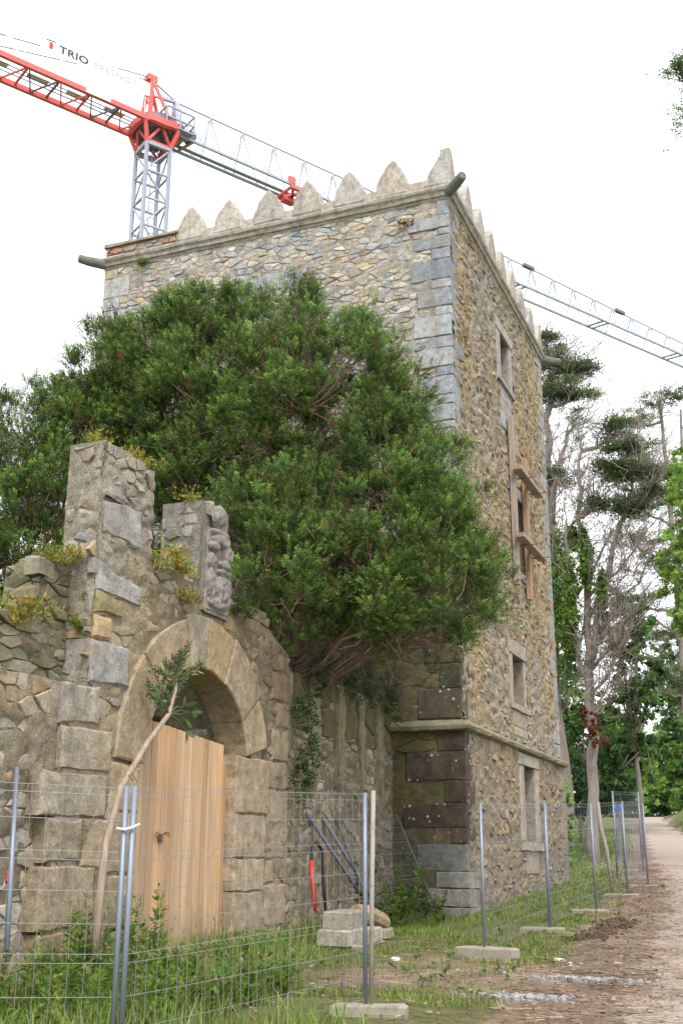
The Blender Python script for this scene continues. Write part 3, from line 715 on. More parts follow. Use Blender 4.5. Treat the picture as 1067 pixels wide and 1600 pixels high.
# jambs
for (ya, yb, zs_) in ((11.50, 12.15, [.35, .95, 1.55, 2.25, 2.80]), (14.70, 15.66, [.35, .75, 1.3, 1.75, 2.35, 3.15])):
    for a, b_ in zip(zs_[:-1], zs_[1:]):
        e0, e1 = (rng.uniform(-.12, .1), 0) if ya < 13 else (0, rng.uniform(-.12, .12))
        block('jamb_block', rect(ya+e0, yb+e1, a+.004, b_-.004), -.45, .05+rng.uniform(-.012, .012), vary((.41, .355, .28), .10, .08))
# left pier blocks
for (poly, cc, pr, mo) in [
    ([(10.94, 4.75), (11.96, 4.71), (11.95, 4.95), (10.94, 5.06)], (.36, .37, .39), .07, .0), ([(10.94, 4.46), (11.54, 4.51), (11.53, 4.68), (10.94, 4.73)], (.38, .34, .22), .10, .35),
    ([(10.95, 4.17), (11.33, 4.2), (11.32, 4.45), (10.95, 4.45)], (.45, .37, .26), .09, 0), ([(10.93, 3.65), (11.78, 3.70), (11.74, 4.16), (10.93, 4.15)], (.37, .385, .42), .08, 0),
    ([(10.45, 3.15), (11.20, 3.18), (11.19, 3.62), (10.44, 3.58)], (.36, .355, .35), .07, 0), ([(10.48, 2.65), (11.48, 2.67), (11.5, 3.15), (10.48, 3.12)], (.41, .38, .32), .09, 0),
    ([(10.2, 2.15), (11.45, 2.18), (11.45, 2.63), (10.2, 2.62)], (.41, .375, .31), .07, 0), ([(10.35, 1.68), (11.0, 1.7), (11.02, 2.13), (10.35, 2.12)], (.38, .34, .28), .06, .1),
    ([(11.02, 1.62), (11.52, 1.62), (11.52, 2.15), (11.05, 2.14)], (.42, .36, .27), .05, 0), ([(10.3, 1.0), (11.3, 1.02), (11.32, 1.64), (10.3, 1.65)], (.40, .35, .28), .07, .1), ([(10.35, .3), (11.4, .3), (11.4, .98), (10.35, .97)], (.37, .32, .25), .07, .25)]:
    block('pier_block', poly, -.42, pr, vary(cc, .05, mo), mat='block')
block('pillar_slab', [(11.05, 5.45), (11.9, 5.44), (11.87, 5.93), (11.0, 5.84)], -.1, .045, vary((.35, .365, .39), .04))
# right side blocks of the gateway
zb = .35
for (h, y0_, y1_, cc) in [(.45, 15.7, 16.3, (.35, .30, .24)), (.6, 15.7, 16.45, (.36, .32, .26)), (.34, 15.72, 15.98, (.38, .33, .26)), (.5, 15.7, 16.44, (.37, .325, .26)), (.5, 15.72, 16.45, (.36, .33, .27)), (.42, 15.75, 16.42, (.35, .32, .27)), (.5, 15.85, 16.44, (.36, .33, .23)), (.4, 16.0, 16.44, (.31, .26, .2)), (.45, 15.8, 16.45, (.25, .2, .155))]:
    block('side_block', rect(y0_, y1_, zb+.008, zb+h-.008), -.3, .04+rng.uniform(-.01, .015), vary(cc, .08, .1)); zb += h
# carved slab: a term figure worn to bulges
cf = MB(); Fc = (Vector((GX+.02, 0, 0)), EY, EZ, EX)
cf.prism(Fc, subdiv_poly([(13.50, 5.0), (14.2, 5.02), (14.21, 6.1), (13.98, 6.16), (13.52, 6.16)], .2, .008), -.06, .05, .02, (.27, .245, .225, .1))
carv = cf.build('carved_slab', M['carved'], gate)
def lump(c, r, n_=10, m_=7, col=(.22, .205, .195, 0), name='carving', parent=None):
    q = MB(); vs_ = []
    for i in range(m_+1):
        th = math.pi*i/m_
        for k in range(n_):
            ph = 2*math.pi*k/n_; w_ = 1+rng.uniform(-.05, .05)
            vs_.append((c[0]+r[0]*math.sin(th)*math.cos(ph)*w_, c[1]+r[1]*math.sin(th)*math.sin(ph)*w_, c[2]+r[2]*math.cos(th)*w_))
    q.add(vs_, [(i*n_+k, i*n_+(k+1) % n_, (i+1)*n_+(k+1) % n_, (i+1)*n_+k) for i in range(m_) for k in range(n_)], col)
    return q.build(name, M['carved'], parent, True)
cu_, cv_ = np.meshgrid(np.linspace(13.50, 14.22, 40), np.linspace(4.98, 6.58, 84), indexing='ij'); ch_ = np.full(cu_.shape, -.01)
for (y, z_, ry, rz_, hh) in [(13.80, 6.40, .16, .17, .16), (13.85, 6.16, .27, .08, .13), (13.87, 6.05, .25, .10, .15), (13.66, 5.93, .13, .08, .12), (14.05, 5.90, .14, .15, .13), (13.62, 5.72, .10, .12, .08), (13.97, 5.72, .17, .07, .12), (13.97, 5.61, .19, .05, .10), (13.62, 5.42, .08, .26, .07), (13.95, 5.38, .17, .22, .09), (13.85, 5.14, .30, .09, .06), (14.14, 5.42, .05, .3, .06)]:
    d2 = ((cu_-y)/ry)**2+((cv_-z_)/rz_)**2; ch_ = np.maximum(ch_, hh*.7*np.clip(1-d2**1.5, 0, 1)**.4)
fold = np.abs(np.sin(cu_*31+cv_*7+1.4*np.sin(cv_*9)))*.03*sm((6.0-cv_)/.2)+np.abs(np.sin(cu_*44-cv_*30))*.022*sm(1-np.abs(cv_-5.95)/.16)+np.abs(np.sin(cv_*26+np.sin(cu_*20)))*.016*sm((5.6-cv_)/.3)
ch_ = ch_+fold*(ch_ > .02)+.010*vnoise(cu_, cv_, 3, 22); cx_ = GX+.055+ch_
me_ = bpy.data.meshes.new('carving'); ix = np.arange(cu_.size).reshape(cu_.shape)
top_ok = (cv_[1:, 1:] < 6.20) | (np.hypot((cu_[1:, 1:]-13.80)/.17, (cv_[1:, 1:]-6.40)/.18) < 1)
me_.from_pydata(np.stack([cx_, cu_, cv_], -1).reshape(-1, 3).tolist(), [], np.stack([ix[:-1, :-1], ix[1:, :-1], ix[1:, 1:], ix[:-1, 1:]], -1)[top_ok].tolist())
me_.polygons.foreach_set('use_smooth', [True]*len(me_.polygons))
me_.attributes.new('Col', 'FLOAT_COLOR', 'FACE').data.foreach_set('color', np.tile(np.array([.25, .23, .215, .1], np.float32), len(me_.polygons)))
link('carving', me_, M['carved'], carv)
# gateway rubble
msg = Masonry()
PG = [(3, (.36, .30, .215)), (2, (.34, .31, .27)), (2, (.31, .32, .32)), (2, (.40, .29, .18)), (1, (.24, .19, .15)), (1, (.30, .28, .19))]
PGd = [(3, (.24, .18, .12)), (2, (.18, .14, .10)), (2, (.28, .21, .13)), (1, (.14, .11, .085))]
def in_arch(u, v): return math.hypot(u-AC, v-AZ) < RO+.03 if v > AZ else 11.6 < u < 15.6
rubble(msg, FGt, (10.5, 12.9, .4, 5.35), .27, .15, PG, .007, (-.002, .034), (), lambda u, v: v < gtop(u)-.06 and not in_arch(u, v), 'stone', .25, 21, moss=lambda u, v: .18)
rubble(msg, FGt, (12.9, 16.45, .4, 5.3), .27, .15, PGd, .007, (-.002, .034), (), lambda u, v: v < gtop(u)-.06 and not in_arch(u, v) and not (13.42 < u < 14.26 and v > 5), 'stone', .25, 22, moss=lambda u, v: .3 if v > 4 else .1)
FPil = (Vector((GX, 0, 0)), EY, EZ, EX); FPs = (Vector((0, 10.955, 0)), EX, EZ, -EY)
PP = [(4, (.42, .385, .32)), (2, (.36, .30, .25)), (2, (.34, .335, .32))]
rubble(msg, FPil, (10.96, 12.13, 5.05, 6.6), .22, .13, PP, .01, (-.005, .035), [(11.0, 11.92, 5.42, 5.94)], lambda u, v: v < gtop(u)-.03, 'rough', .3, 23, skip=.2, tilt=.2, bulge=.03)
rubble(msg, FPs, (-7.96, -7.50, 3.62, 6.55), .22, .13, PP, .01, (-.005, .03), (), None, 'rough', .3, 24, skip=.2, tilt=.2, bulge=.03)
FCs = (Vector((0, 13.42, 0)), EX, EZ, -EY)
rubble(msg, FCs, (-8.1, -7.53, 5.0, 6.55), .24, .16, [(2, (.30, .29, .26)), (2, (.38, .35, .30)), (1, (.2, .19, .18))], .02, (-.005, .035), (), None, 'rough', .3, 25, skip=.2, tilt=.2)
rubble(msg, (Vector((GX-.27, 0, 0)), EY, EZ, EX), (14.86, 15.53, 5.1, 5.42), .24, .16, PP, .02, (-.005, .035), (), None, 'rough', .3, 26, skip=.2, tilt=.2)
for (a, b_, t_, w_) in ((10.97, 12.12, 6.55, .42), (13.44, 14.2, 6.5, .5)):          # ragged tops
    for k in range(14):
        u = rng.uniform(a+.08, b_-.08); x_ = rng.uniform(-w_, -.05); s_ = rng.uniform(.06, .13)
        q = subdiv_poly([(u-s_, x_-s_), (u+s_, x_-s_), (u+s_, x_+s_), (u-s_, x_+s_)], .08, .03)
        msg.add((Vector((GX, 0, t_)), EY, EX, EZ), q, -.1, rng.uniform(.02, .12), .02, vary(pick(PP), .1, .2), .02, 'rough', .3)
msg.finish(gate, 290)
in_arch_v = lambda u, v: np.where(v > AZ, np.hypot(u-AC, v-AZ) < RO-.1, (u > 11.8) & (u < 15.0))
gtv = lambda u: np.interp(u, [p_[0] for p_ in GT], [p_[1] for p_ in GT])
mortar_skin(FGt, (10.47, 16.44, .4, 5.36), .045, .035, .014, (.44, .36, .25, .15), 'mortar', gate, [(13.42, 14.26, 5.0, 6)], lambda u, v: (v < gtv(u)-.02) & ~in_arch_v(u, v), 71, col2=(.29, .235, .165))
mortar_skin(FPil, (10.93, 12.13, 5.0, 6.56), .04, .065, .012, (.43, .39, .32, .1), 'mortar', gate, [(11.02, 11.9, 5.44, 5.92)], None, 73)
mortar_skin(FPs, (-7.97, -7.47, 3.6, 6.56), .04, .085, .012, (.44, .40, .325, .1), 'mortar', gate, (), None, 75)
mortar_skin((Vector((GX-.28, 0, 0)), EY, EZ, EX), (14.85, 15.54, 5.0, 5.40), .04, .09, .02, (.36, .33, .27, .25), 'mortar', gate, (), None, 79)
mortar_skin(FCs, (-8.11, -7.5, 5.0, 6.54), .045, .05, .012, (.34, .325, .285, .1), 'mortar', gate, (), None, 77)

# the door
door = empty('plank_door', (-7.66, 13.4, .52), 'new pale pine plank door filling the stone arch', 'door')
n_ = 18; wdt = 2.69/n_
for k in range(n_):
    y0_ = 12.05+k*wdt; t_ = 3.44-.010*k-(.22 if k == n_-1 else 0)
    tone = rng.uniform(.72, 1.12); wm = rng.uniform(-.05, .10)
    q = MB(); q.prism((Vector((-7.66, 0, 0)), EY, EZ, EX), rect(y0_+.003, y0_+wdt-.003, .50+rng.uniform(0, .02), t_), -.02, .028+rng.uniform(0, .006), .005, (tone*(1+wm), tone, tone*(1-wm*1.5), 1))
    q.build('plank', M['door'], door)
q = MB()
for zz in (.9, 2.0, 3.0): q.box((-7.71, 13.4, zz), (.025, 1.2, .07), None, (.8, .8, .8, 1))
q.build('rail', M['door'], door)
q = MB(); q.box((-7.62, 12.95, 1.98), (.015, .05, .05)); q.build('latch_plate', M['rust'], door)
q = MB()
for k in range(6):
    c_ = Vector((-7.58+.006*k, 12.80+.045*k, 2.02-.02*math.sin(k*1.2)))
    q.tube([c_+Vector((0, .032*math.cos(t), .02*math.sin(t)+ .012*math.sin(t+k))) for t in np.linspace(0, 2*math.pi, 9)], .006, 5)
q.build('latch_chain', M['rust'], door)

# rubble wall west of the gate
LW = -7.64
lw = empty('rubble_wall', (LW-.3, 8.5, .4), 'low rubble garden wall left of the gateway with plants along its broken top', 'wall')
ltop = lambda y: float(np.interp(y, [2, 6, 8.6, 9.4, 10.38, 10.42, 10.95], [4.3, 4.2, 4.1, 4.15, 4.3, 4.95, 5.1]))
LU = -7.84
wall_core([3, 4, 5, 6, 7, 8, 8.6, 9.0, 9.4, 9.8, 10.1, 10.38, 10.42, 10.93], lambda y: 3.5, lambda y: ltop(y)-.05, -8.35, LU-.01, (.30, .27, .21, .35), 'upper_wall_core', M['mortar'], lw)
wall_core([3, 6, 8, 9.5, 10.93], lambda y: -.2, lambda y: 3.62, -8.35, LW-.01, (.41, .355, .27, .2), 'wall_core', M['mortar'], lw)
msl = Masonry(); FL = (Vector((LW, 0, 0)), EY, EZ, EX)
PL_ = [(4, (.42, .37, .285)), (2, (.37, .345, .30)), (2, (.40, .27, .15)), (2, (.32, .32, .30)), (1, (.35, .19, .11)), (2, (.44, .40, .33)), (1, (.24, .21, .17))]
PLt = [(3, (.24, .22, .15)), (2, (.31, .29, .24)), (2, (.17, .15, .11)), (1, (.27, .20, .16))]
rubble(msl, FL, (5.0, 10.93, .2, 3.62), .27, .15, PL_, .007, (-.012, .032), (), None, 'stone', .28, 31, tilt=.12, bulge=.02)
rubble(msl, (Vector((LU, 0, 0)), EY, EZ, EX), (5.0, 10.93, 3.6, 5.1), .30, .105, PLt, .007, (.0, .05), (), lambda u, v: v < ltop(u)-.02, 'stone', .25, 32, moss=lambda u, v: .4, tilt=.15, bulge=.02)
mortar_skin((Vector((LU, 0, 0)), EY, EZ, EX), (8.0, 10.93, 3.55, 5.0), .045, .05, .01, (.31, .275, .205, .4), 'mortar', lw, (), lambda u, v: v < np.interp(u, [8, 8.6, 9.4, 10.38, 10.42, 10.95], [4.1, 4.1, 4.15, 4.3, 4.95, 5.1])-.06, 87)
mortar_skin(FL, (8.0, 10.93, .3, 3.6), .045, .045, .012, (.46, .40, .31, .15), 'mortar', lw, (), lambda u, v: v < np.interp(u, [8, 8.6, 9.4, 10.38, 10.42, 10.95], [4.1, 4.1, 4.15, 4.3, 4.95, 5.1])-.06, 81, col2=(.34, .285, .205))
FSt = (Vector((0, 10.42, 0)), EX, EZ, -EY)
rubble(msl, FSt, (-8.33, -7.84, 4.2, 4.95), .26, .12, PLt, .007, (.0, .05), (), None, 'stone', .25, 33, moss=lambda u, v: .4, tilt=.15, bulge=.02)
mortar_skin(FSt, (-8.34, -7.82, 4.15, 4.94), .045, .06, .012, (.31, .275, .205, .4), 'mortar', lw, (), None, 89)
for k in range(46):                                            # loose ragged stones along the broken head
    u = rng.uniform(8.6, 10.9); x_ = rng.uniform(-8.3, -7.86); s_ = rng.uniform(.07, .17)
    msl.add((Vector((0, 0, ltop(u)-.06)), EY, EX, EZ), subdiv_poly([(u-s_, x_-s_*.7), (u+s_, x_-s_*.7), (u+s_, x_+s_*.7), (u-s_, x_+s_*.7)], .1, .03), -.1, rng.uniform(.03, .14), .03, vary(pick(PLt), .15, .4), .02, 'stone', .3)
msl.finish(lw, 200, lambda p_: p_.y > 8.6)

# rubble wall between gate and tower, lime-washed ribs at its head
RX = -7.62
rw = empty('rubble_wall', (RX-.3, 19, .6), 'limewashed rubble wall with dark mossy recesses joining the gateway to the tower', 'wall')
wall_core([16.46, 18, 20, 21.7], lambda y: 0, lambda y: 4.62, -8.2, RX-.01, (.40, .35, .275, .1), 'wall_core', M['mortar'], rw)
msr = Masonry(); FRw = (Vector((RX, 0, 0)), EY, EZ, EX)
PR = [(4, (.36, .29, .205)), (2, (.33, .285, .23)), (2, (.42, .33, .22)), (1, (.28, .26, .24)), (2, (.45, .41, .34))]
rubble(msr, FRw, (16.46, 21.7, .4, 3.75), .24, .13, PR, .007, (-.012, .03), (), None, 'rough', .28, 41, tilt=.12, bulge=.02, moss=lambda u, v: .12)
rubble(msr, FRw, (16.46, 21.7, 3.75, 4.62), .5, .3, [(2, (.16, .13, .085)), (1, (.11, .095, .06))], .012, (-.004, .02), (), None, 'darkrubble', .25, 42, moss=lambda u, v: .6)
mortar_skin(FRw, (16.47, 21.69, .4, 4.0), .045, .05, .016, (.44, .36, .25, .15), 'mortar', rw, (), lambda u, v: v < 3.75+.25*vnoise(u, v*0, 5, 2.), 83, col2=(.29, .24, .17))
msr.finish(rw, 200)
for k, (y0_, wd_) in enumerate(((16.5, .26), (17.62, .36), (18.78, .30), (19.85, .24), (20.85, .27))):
    pts = [(y0_, 4.72), (y0_+wd_*.35, 4.73), (y0_+wd_*.8, 4.71), (y0_+wd_, 4.68), (y0_+wd_*1.05, 4.2), (y0_+wd_*1.15, 3.7), (y0_+wd_*1.0, 3.2), (y0_+wd_*.7, 2.8), (y0_+wd_*.35, 2.9), (y0_+wd_*.05, 3.3), (y0_-.05, 3.9)]
    q = MB(); q.prism(FRw, subdiv_poly(pts, .2, .03), -.5, .055, .05, (.34, .30, .22, .35), .0); q.build('rib', M['lime'], rw)
q = MB(); q.box((RX-.29, 19.1, 4.64), (.28, 2.6, .04), None, (.22, .2, .14, .8)); q.build('coping', M['lime'], rw)

# ------------------------------------------------------------------ wall plants
WP = [((-7.6, 12.0, 6.62), (.25, .3, .22), 260, 'yellow and orange fern fringe on the top right of the tall pillar', 51),
      ((-7.7, 11.25, 6.62), (.2, .3, .2), 170, 'small green and orange sprigs on the top of the tall pillar', 52),
      ((-7.42, 12.72, 5.42), (.22, .42, .42), 520, 'bushy yellow green fern between the tall pillar and the carved pillar', 53),
      ((-7.4, 13.0, 5.02), (.15, .2, .2), 120, 'small hanging fern below the bushy fern beside the carved pillar', 54),
      ((-7.7, 13.62, 6.60), (.15, .2, .24), 140, 'orange tipped sprig on top of the carved pillar', 55),
      ((-7.82, 10.6, 5.08), (.22, .38, .34), 420, 'orange and green fern clump on the ledge left of the tall pillar', 56),
      ((-7.8, 10.1, 4.32), (.22, .32, .34), 420, 'yellow flowering plant on the low wall nearest the tall pillar', 57),
      ((-7.8, 9.75, 4.24), (.22, .3, .30), 360, 'orange grey plant on the low wall at the left edge', 58),
      ((-7.4, 14.7, 5.22), (.16, .30, .22), 260, 'dark green hanging fern right of the carved pillar', 59),
      ((-7.63, 10.88, 4.28), (.06, .10, .14), 60, 'tiny green plant in the joint beside the pier', 60)]
for (c_, r_, k_, lb, sd_) in WP:
    pal = [(3, (.05, .10, .02)), (1, (.09, .13, .03))] if sd_ == 59 else ([(1, (.15, .24, .03))] if sd_ == 60 else FO)
    tuft('wall_fern', c_, tuple(1.15*t for t in r_), k_*2, pal, lb, 'fern', (.03, .075), .9, .4, 'ferns rooted in the old walls', sd_)

# ------------------------------------------------------------------ trees
def unit(a): return a/(np.linalg.norm(a, axis=-1, keepdims=True)+1e-9)
def sprays(origins, dirs, L, nleaf, ll, lw_, pal_in, pal_out, g_, droop=.15):
    """yew-like twigs: leaflets in two ranks along each twig"""
    N = len(origins); t = np.linspace(.12, 1, nleaf)[None, :, None]
    d = unit(dirs); side = unit(np.cross(d, np.array([0, 0, 1.0])+g_.normal(size=(N, 3))*.5)); nrm = np.cross(side, d)
    L = L[:, None, None]
    pts = origins[:, None]+d[:, None]*L*t-np.array([0, 0, 1.0])*droop*L*t*t
    sg = np.where(np.arange(nleaf) % 2 == 0, 1., -1.)[None, :, None]
    ld = unit(d[:, None]*.75+side[:, None]*sg*.8+nrm[:, None]*g_.normal(size=(N, nleaf, 1))*.35)
    wv = unit(np.cross(ld, nrm[:, None]+g_.normal(size=(N, nleaf, 3))*.35))
    k = g_.uniform(.7, 1.3, (N, nleaf, 1))*(1.15-.4*t)
    a = pts; tip = pts+ld*ll*k; m_ = pts+ld*ll*k*.5
    V_ = np.stack([a, m_+wv*lw_*.5, tip, m_-wv*lw_*.5], 2).reshape(-1, 4, 3)
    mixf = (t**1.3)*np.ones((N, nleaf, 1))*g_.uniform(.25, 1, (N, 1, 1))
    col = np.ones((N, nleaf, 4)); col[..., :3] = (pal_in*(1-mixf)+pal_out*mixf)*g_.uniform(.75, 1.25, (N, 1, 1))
    return V_, col.reshape(-1, 4)
def limb(mbx, a, b_, r0, r1, sag=0., n_=6, sides=5, wob=.04, col=(1, 1, 1, 1)):
    a, b_ = np.array(a, float), np.array(b_, float); L = np.linalg.norm(b_-a); pts = []
    for i in range(n_+1):
        t = i/n_; p_ = a+(b_-a)*t; p_[2] += sag*L*4*t*(1-t)
        if 0 < i < n_: p_ += nr.normal(size=3)*wob*L*.5
        pts.append(p_)
    mbx.tube(pts, [r0+(r1-r0)*i/n_ for i in range(n_+1)], sides, col, False)
    return pts
def yew(name, base, fork, lobes, label, nclump, seed, avoid=None, nspray=26):
    global nr
    g_ = np.random.default_rng(seed); nr = np.random.default_rng(seed+1)
    root = empty(name, base, label, 'tree')
    lob = np.array(lobes, float); wts = lob[:, 3]*lob[:, 4]*lob[:, 5]; wts = wts**.66; wts /= wts.sum()
    cl = []; dirs = []; bc = []
    tries = 0; per = 6
    while len(bc) < nclump//per and tries < 16000:
        tries += 1
        i = g_.choice(len(lob), p=wts); d = unit(g_.normal(size=3)); rr = g_.uniform(.72, 1.0) if g_.random() < .78 else g_.uniform(.35, .7)
        p_ = lob[i, :3]+d*lob[i, 3:6]*rr
        q_ = ((p_-lob[:, :3])/lob[:, 3:6]); dm = np.sqrt((q_**2).sum(1)); dm[i] = 9
        if dm.min() < .52: continue
        if d[2] < -.55 and g_.random() < .6: continue
        if bc and min(np.linalg.norm(p_-x_) for x_ in bc) < .40: continue
        bc.append(p_); r3 = g_.uniform(.8, 1.25)
        for _k in range(per):
            off = g_.normal(size=3)*.25*r3; off -= d*np.dot(off, d)*.45; pp = p_+off+np.array([0, 0, .10])
            if avoid is not None and avoid(pp): continue
            cl.append(pp); dirs.append(unit(d+off*.8))
    cl = np.array(cl); dirs = np.array(dirs)
    # skeleton: main stems to lobe hearts, then a limb to each clump
    tr = MB(); f_ = np.array(fork)
    tr.tube([Vector(base)-Vector((0, 0, .2)), Vector(base).lerp(Vector(fork), .5)+Vector((.05, .03, 0)), Vector(fork)], [.26, .18, .14], 9, (1, 1, 1, 1)); tr.build('trunk', M['yewbark'], root)
    br = MB(); nodes = [f_]
    for i in range(16+len(lob)*2):
        j = i % len(lob); tgt = lob[j, :3]+unit(g_.normal(size=3))*lob[j, 3:6]*.5
        if tgt[2] < f_[2]+.4: tgt[2] = f_[2]+.4
        pts = limb(br, f_+g_.normal(size=3)*.1, tgt, g_.uniform(.03, .062), .016, -.10, 7, 6, .05)
        nodes += pts[2:]
    nodes = np.array(nodes)
    for p_, d in zip(cl, dirs):
        dd = np.linalg.norm(nodes-p_, axis=1)+np.maximum(0, nodes[:, 2]-p_[2])*.8; k_ = dd.argmin()
        limb(br, nodes[k_], p_-d*.12, .015, .005, -.06, 4, 4, .07, (.9, .82, .78, 1))
        for _ in range(1):
            limb(br, nodes[k_]*.4+p_*.6, p_+g_.normal(size=3)*.35+d*.2, .006, .003, -.05, 3, 3, .1, (1.3, 1.2, 1.1, 1))
    br.build('branches', M['yewbark'], root)
    # twigs of leaves
    o = np.repeat(cl, nspray, 0); N = len(o); dd = np.repeat(dirs, nspray, 0)
    rad = np.repeat(g_.uniform(.16, .34, len(cl)), nspray)[:, None]
    rnd = unit(g_.normal(size=(N, 3))); o = o+rnd*rad*g_.uniform(.1, 1, (N, 1))
    dv = unit(dd*.45+rnd*.6+np.array([0, 0, .9]))
    tone = np.repeat(g_.uniform(.65, 1.75, len(cl)), nspray)
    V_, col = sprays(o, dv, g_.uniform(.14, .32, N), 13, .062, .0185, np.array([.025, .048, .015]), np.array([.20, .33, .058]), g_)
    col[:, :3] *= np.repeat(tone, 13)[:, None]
    dead = g_.random(N) < .03; col[np.repeat(dead, 13), :3] = np.array([.20, .10, .04])
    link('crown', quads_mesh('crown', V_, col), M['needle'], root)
    return root
YL = [(-9.2, 18.2, 9.5, 2.9, 2.5, 2.75), (-11.35, 18.2, 10.2, 1.75, 1.9, 1.75), (-10.5, 17.7, 10.75, 1.3, 1.5, 1.25), (-7.3, 18.0, 9.1, 1.75, 2.0, 2.1), (-6.35, 17.7, 7.6, 1.45, 1.8, 1.7), (-5.5, 17.7, 6.2, 1.2, 1.6, 1.35), (-6.6, 16.9, 6.3, 1.5, 1.3, 1.5), (-7.9, 16.6, 6.9, 1.1, 1.0, 1.3), (-10.3, 18.6, 7.6, 1.7, 1.7, 1.6), (-7.15, 16.9, 5.5, 1.3, .9, .75), (-7.35, 15.9, 5.95, .6, .8, .75), (-5.9, 17.4, 5.7, 1.3, 1.2, .9)]
def yav(p_): return (p_[1] > 21.45 and p_[0] < -6.0) or (p_[0] < -7.3 and p_[1] < 15.7 and p_[2] < 5.4) or (p_[1] < 15.0) or (p_[2] < 4.85 and p_[0] < -7.6)
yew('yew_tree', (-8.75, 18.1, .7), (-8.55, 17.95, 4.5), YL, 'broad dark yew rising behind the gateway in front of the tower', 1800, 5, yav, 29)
yew('yew_tree', (-13.3, 16.6, .6), (-13.2, 16.6, 4.2), [(-13.3, 16.6, 8.2, 2.0, 1.8, 2.1), (-12.3, 16.2, 7.4, 1.1, 1.2, 1.5), (-12.0, 17.0, 9.3, 1.0, 1.1, 1.0), (-13.0, 16.0, 6.2, 1.6, 1.3, 1.2)], 'smaller bright green yew at the left edge behind the low wall', 640, 9, None, 25)
# low hanging yew sprigs on the wall
for (c_, sd_) in (((-7.35, 16.75, 4.0), 71), ((-7.3, 16.85, 3.35), 72), ((-7.35, 16.55, 2.95), 73), ((-7.35, 18.6, 4.75), 74), ((-7.4, 17.45, 4.78), 75), ((-7.4, 19.7, 4.72), 76), ((-7.4, 20.9, 4.7), 77)):
    g_ = np.random.default_rng(sd_); N = 46; o = np.array(c_)+g_.normal(size=(N, 3))*np.array([.05, .24, .16])
    V_, col = sprays(o, unit(g_.normal(size=(N, 3))+np.array([.8, .3, .1])), g_.uniform(.12, .28, N), 10, .08, .028, np.array([.03, .06, .018]), np.array([.08, .145, .035]), g_)
    r_ = empty('hanging_sprig', c_, ['dark sprig on the gateway edge at the wall head', 'dark sprig halfway down the gateway right edge', 'lowest dark sprig on the gateway right edge', 'yew sprig drooping over the middle of the limewashed wall', 'yew sprig on the limewashed wall top closest to the gateway', 'yew sprig over the right half of the limewashed wall', 'yew sprig on the wall top touching the tower'][sd_-71], 'sprig', 'sprigs hanging on the wall')
    link('leaves', quads_mesh('sprig_leaves', V_, col), M['needle'], r_)
    q = MB(); q.tube([Vector(c_)+Vector((-.1, 0, .5)), Vector(c_)+Vector((0, .04, .2)), Vector(c_)+Vector((0, 0, -.15))], [.01, .008, .004], 5, (1, 1, 1, 1)); q.build('stem', M['yewbark'], r_)

def leaf_cloud(lobes, n_, size, pal, g_, flat=1.0, shell=.55, clumpk=40, up=.4, spread=.2):
    lob = np.array(lobes, float); w_ = (lob[:, 3]*lob[:, 4]*lob[:, 5])**.66; w_ /= w_.sum()
    nc = max(4, n_//clumpk); i = g_.choice(len(lob), nc, p=w_); d = unit(g_.normal(size=(nc, 3)))
    cc = lob[i, :3]+d*lob[i, 3:6]*g_.uniform(shell, 1.05, (nc, 1))
    cr = (lob[i, 3:6].mean(1)*spread)[:, None]*g_.uniform(.5, 1.5, (nc, 1))
    tone = g_.uniform(.6, 1.35, nc)
    k = g_.integers(nc, size=n_); o = cc[k]+unit(g_.normal(size=(n_, 3)))*cr[k]*g_.uniform(.1, 1, (n_, 1))*np.array([1, 1, flat])
    nrm = unit(g_.normal(size=(n_, 3))+d[k]*.5+np.array([0, 0, up])); a = unit(np.cross(nrm, g_.normal(size=(n_, 3)))); b_ = np.cross(nrm, a)
    s_ = size*g_.uniform(.6, 1.4, (n_, 1))
    V_ = np.stack([o-a*s_*.6, o+b_*s_*.32, o+a*s_*.6, o-b_*s_*.32], 1)
    pc = np.array([p_[1] for p_ in pal]); pw = np.array([p_[0] for p_ in pal], float)
    kc = g_.choice(len(pal), nc, p=pw/pw.sum()); col = np.ones((n_, 4)); col[:, :3] = pc[kc[k]]*tone[k][:, None]*g_.uniform(.75, 1.25, (n_, 1))
    return V_, col, cc
tw_fol = True
CY = [(3, (.045, .075, .030)), (2, (.07, .105, .035)), (1, (.035, .06, .03))]
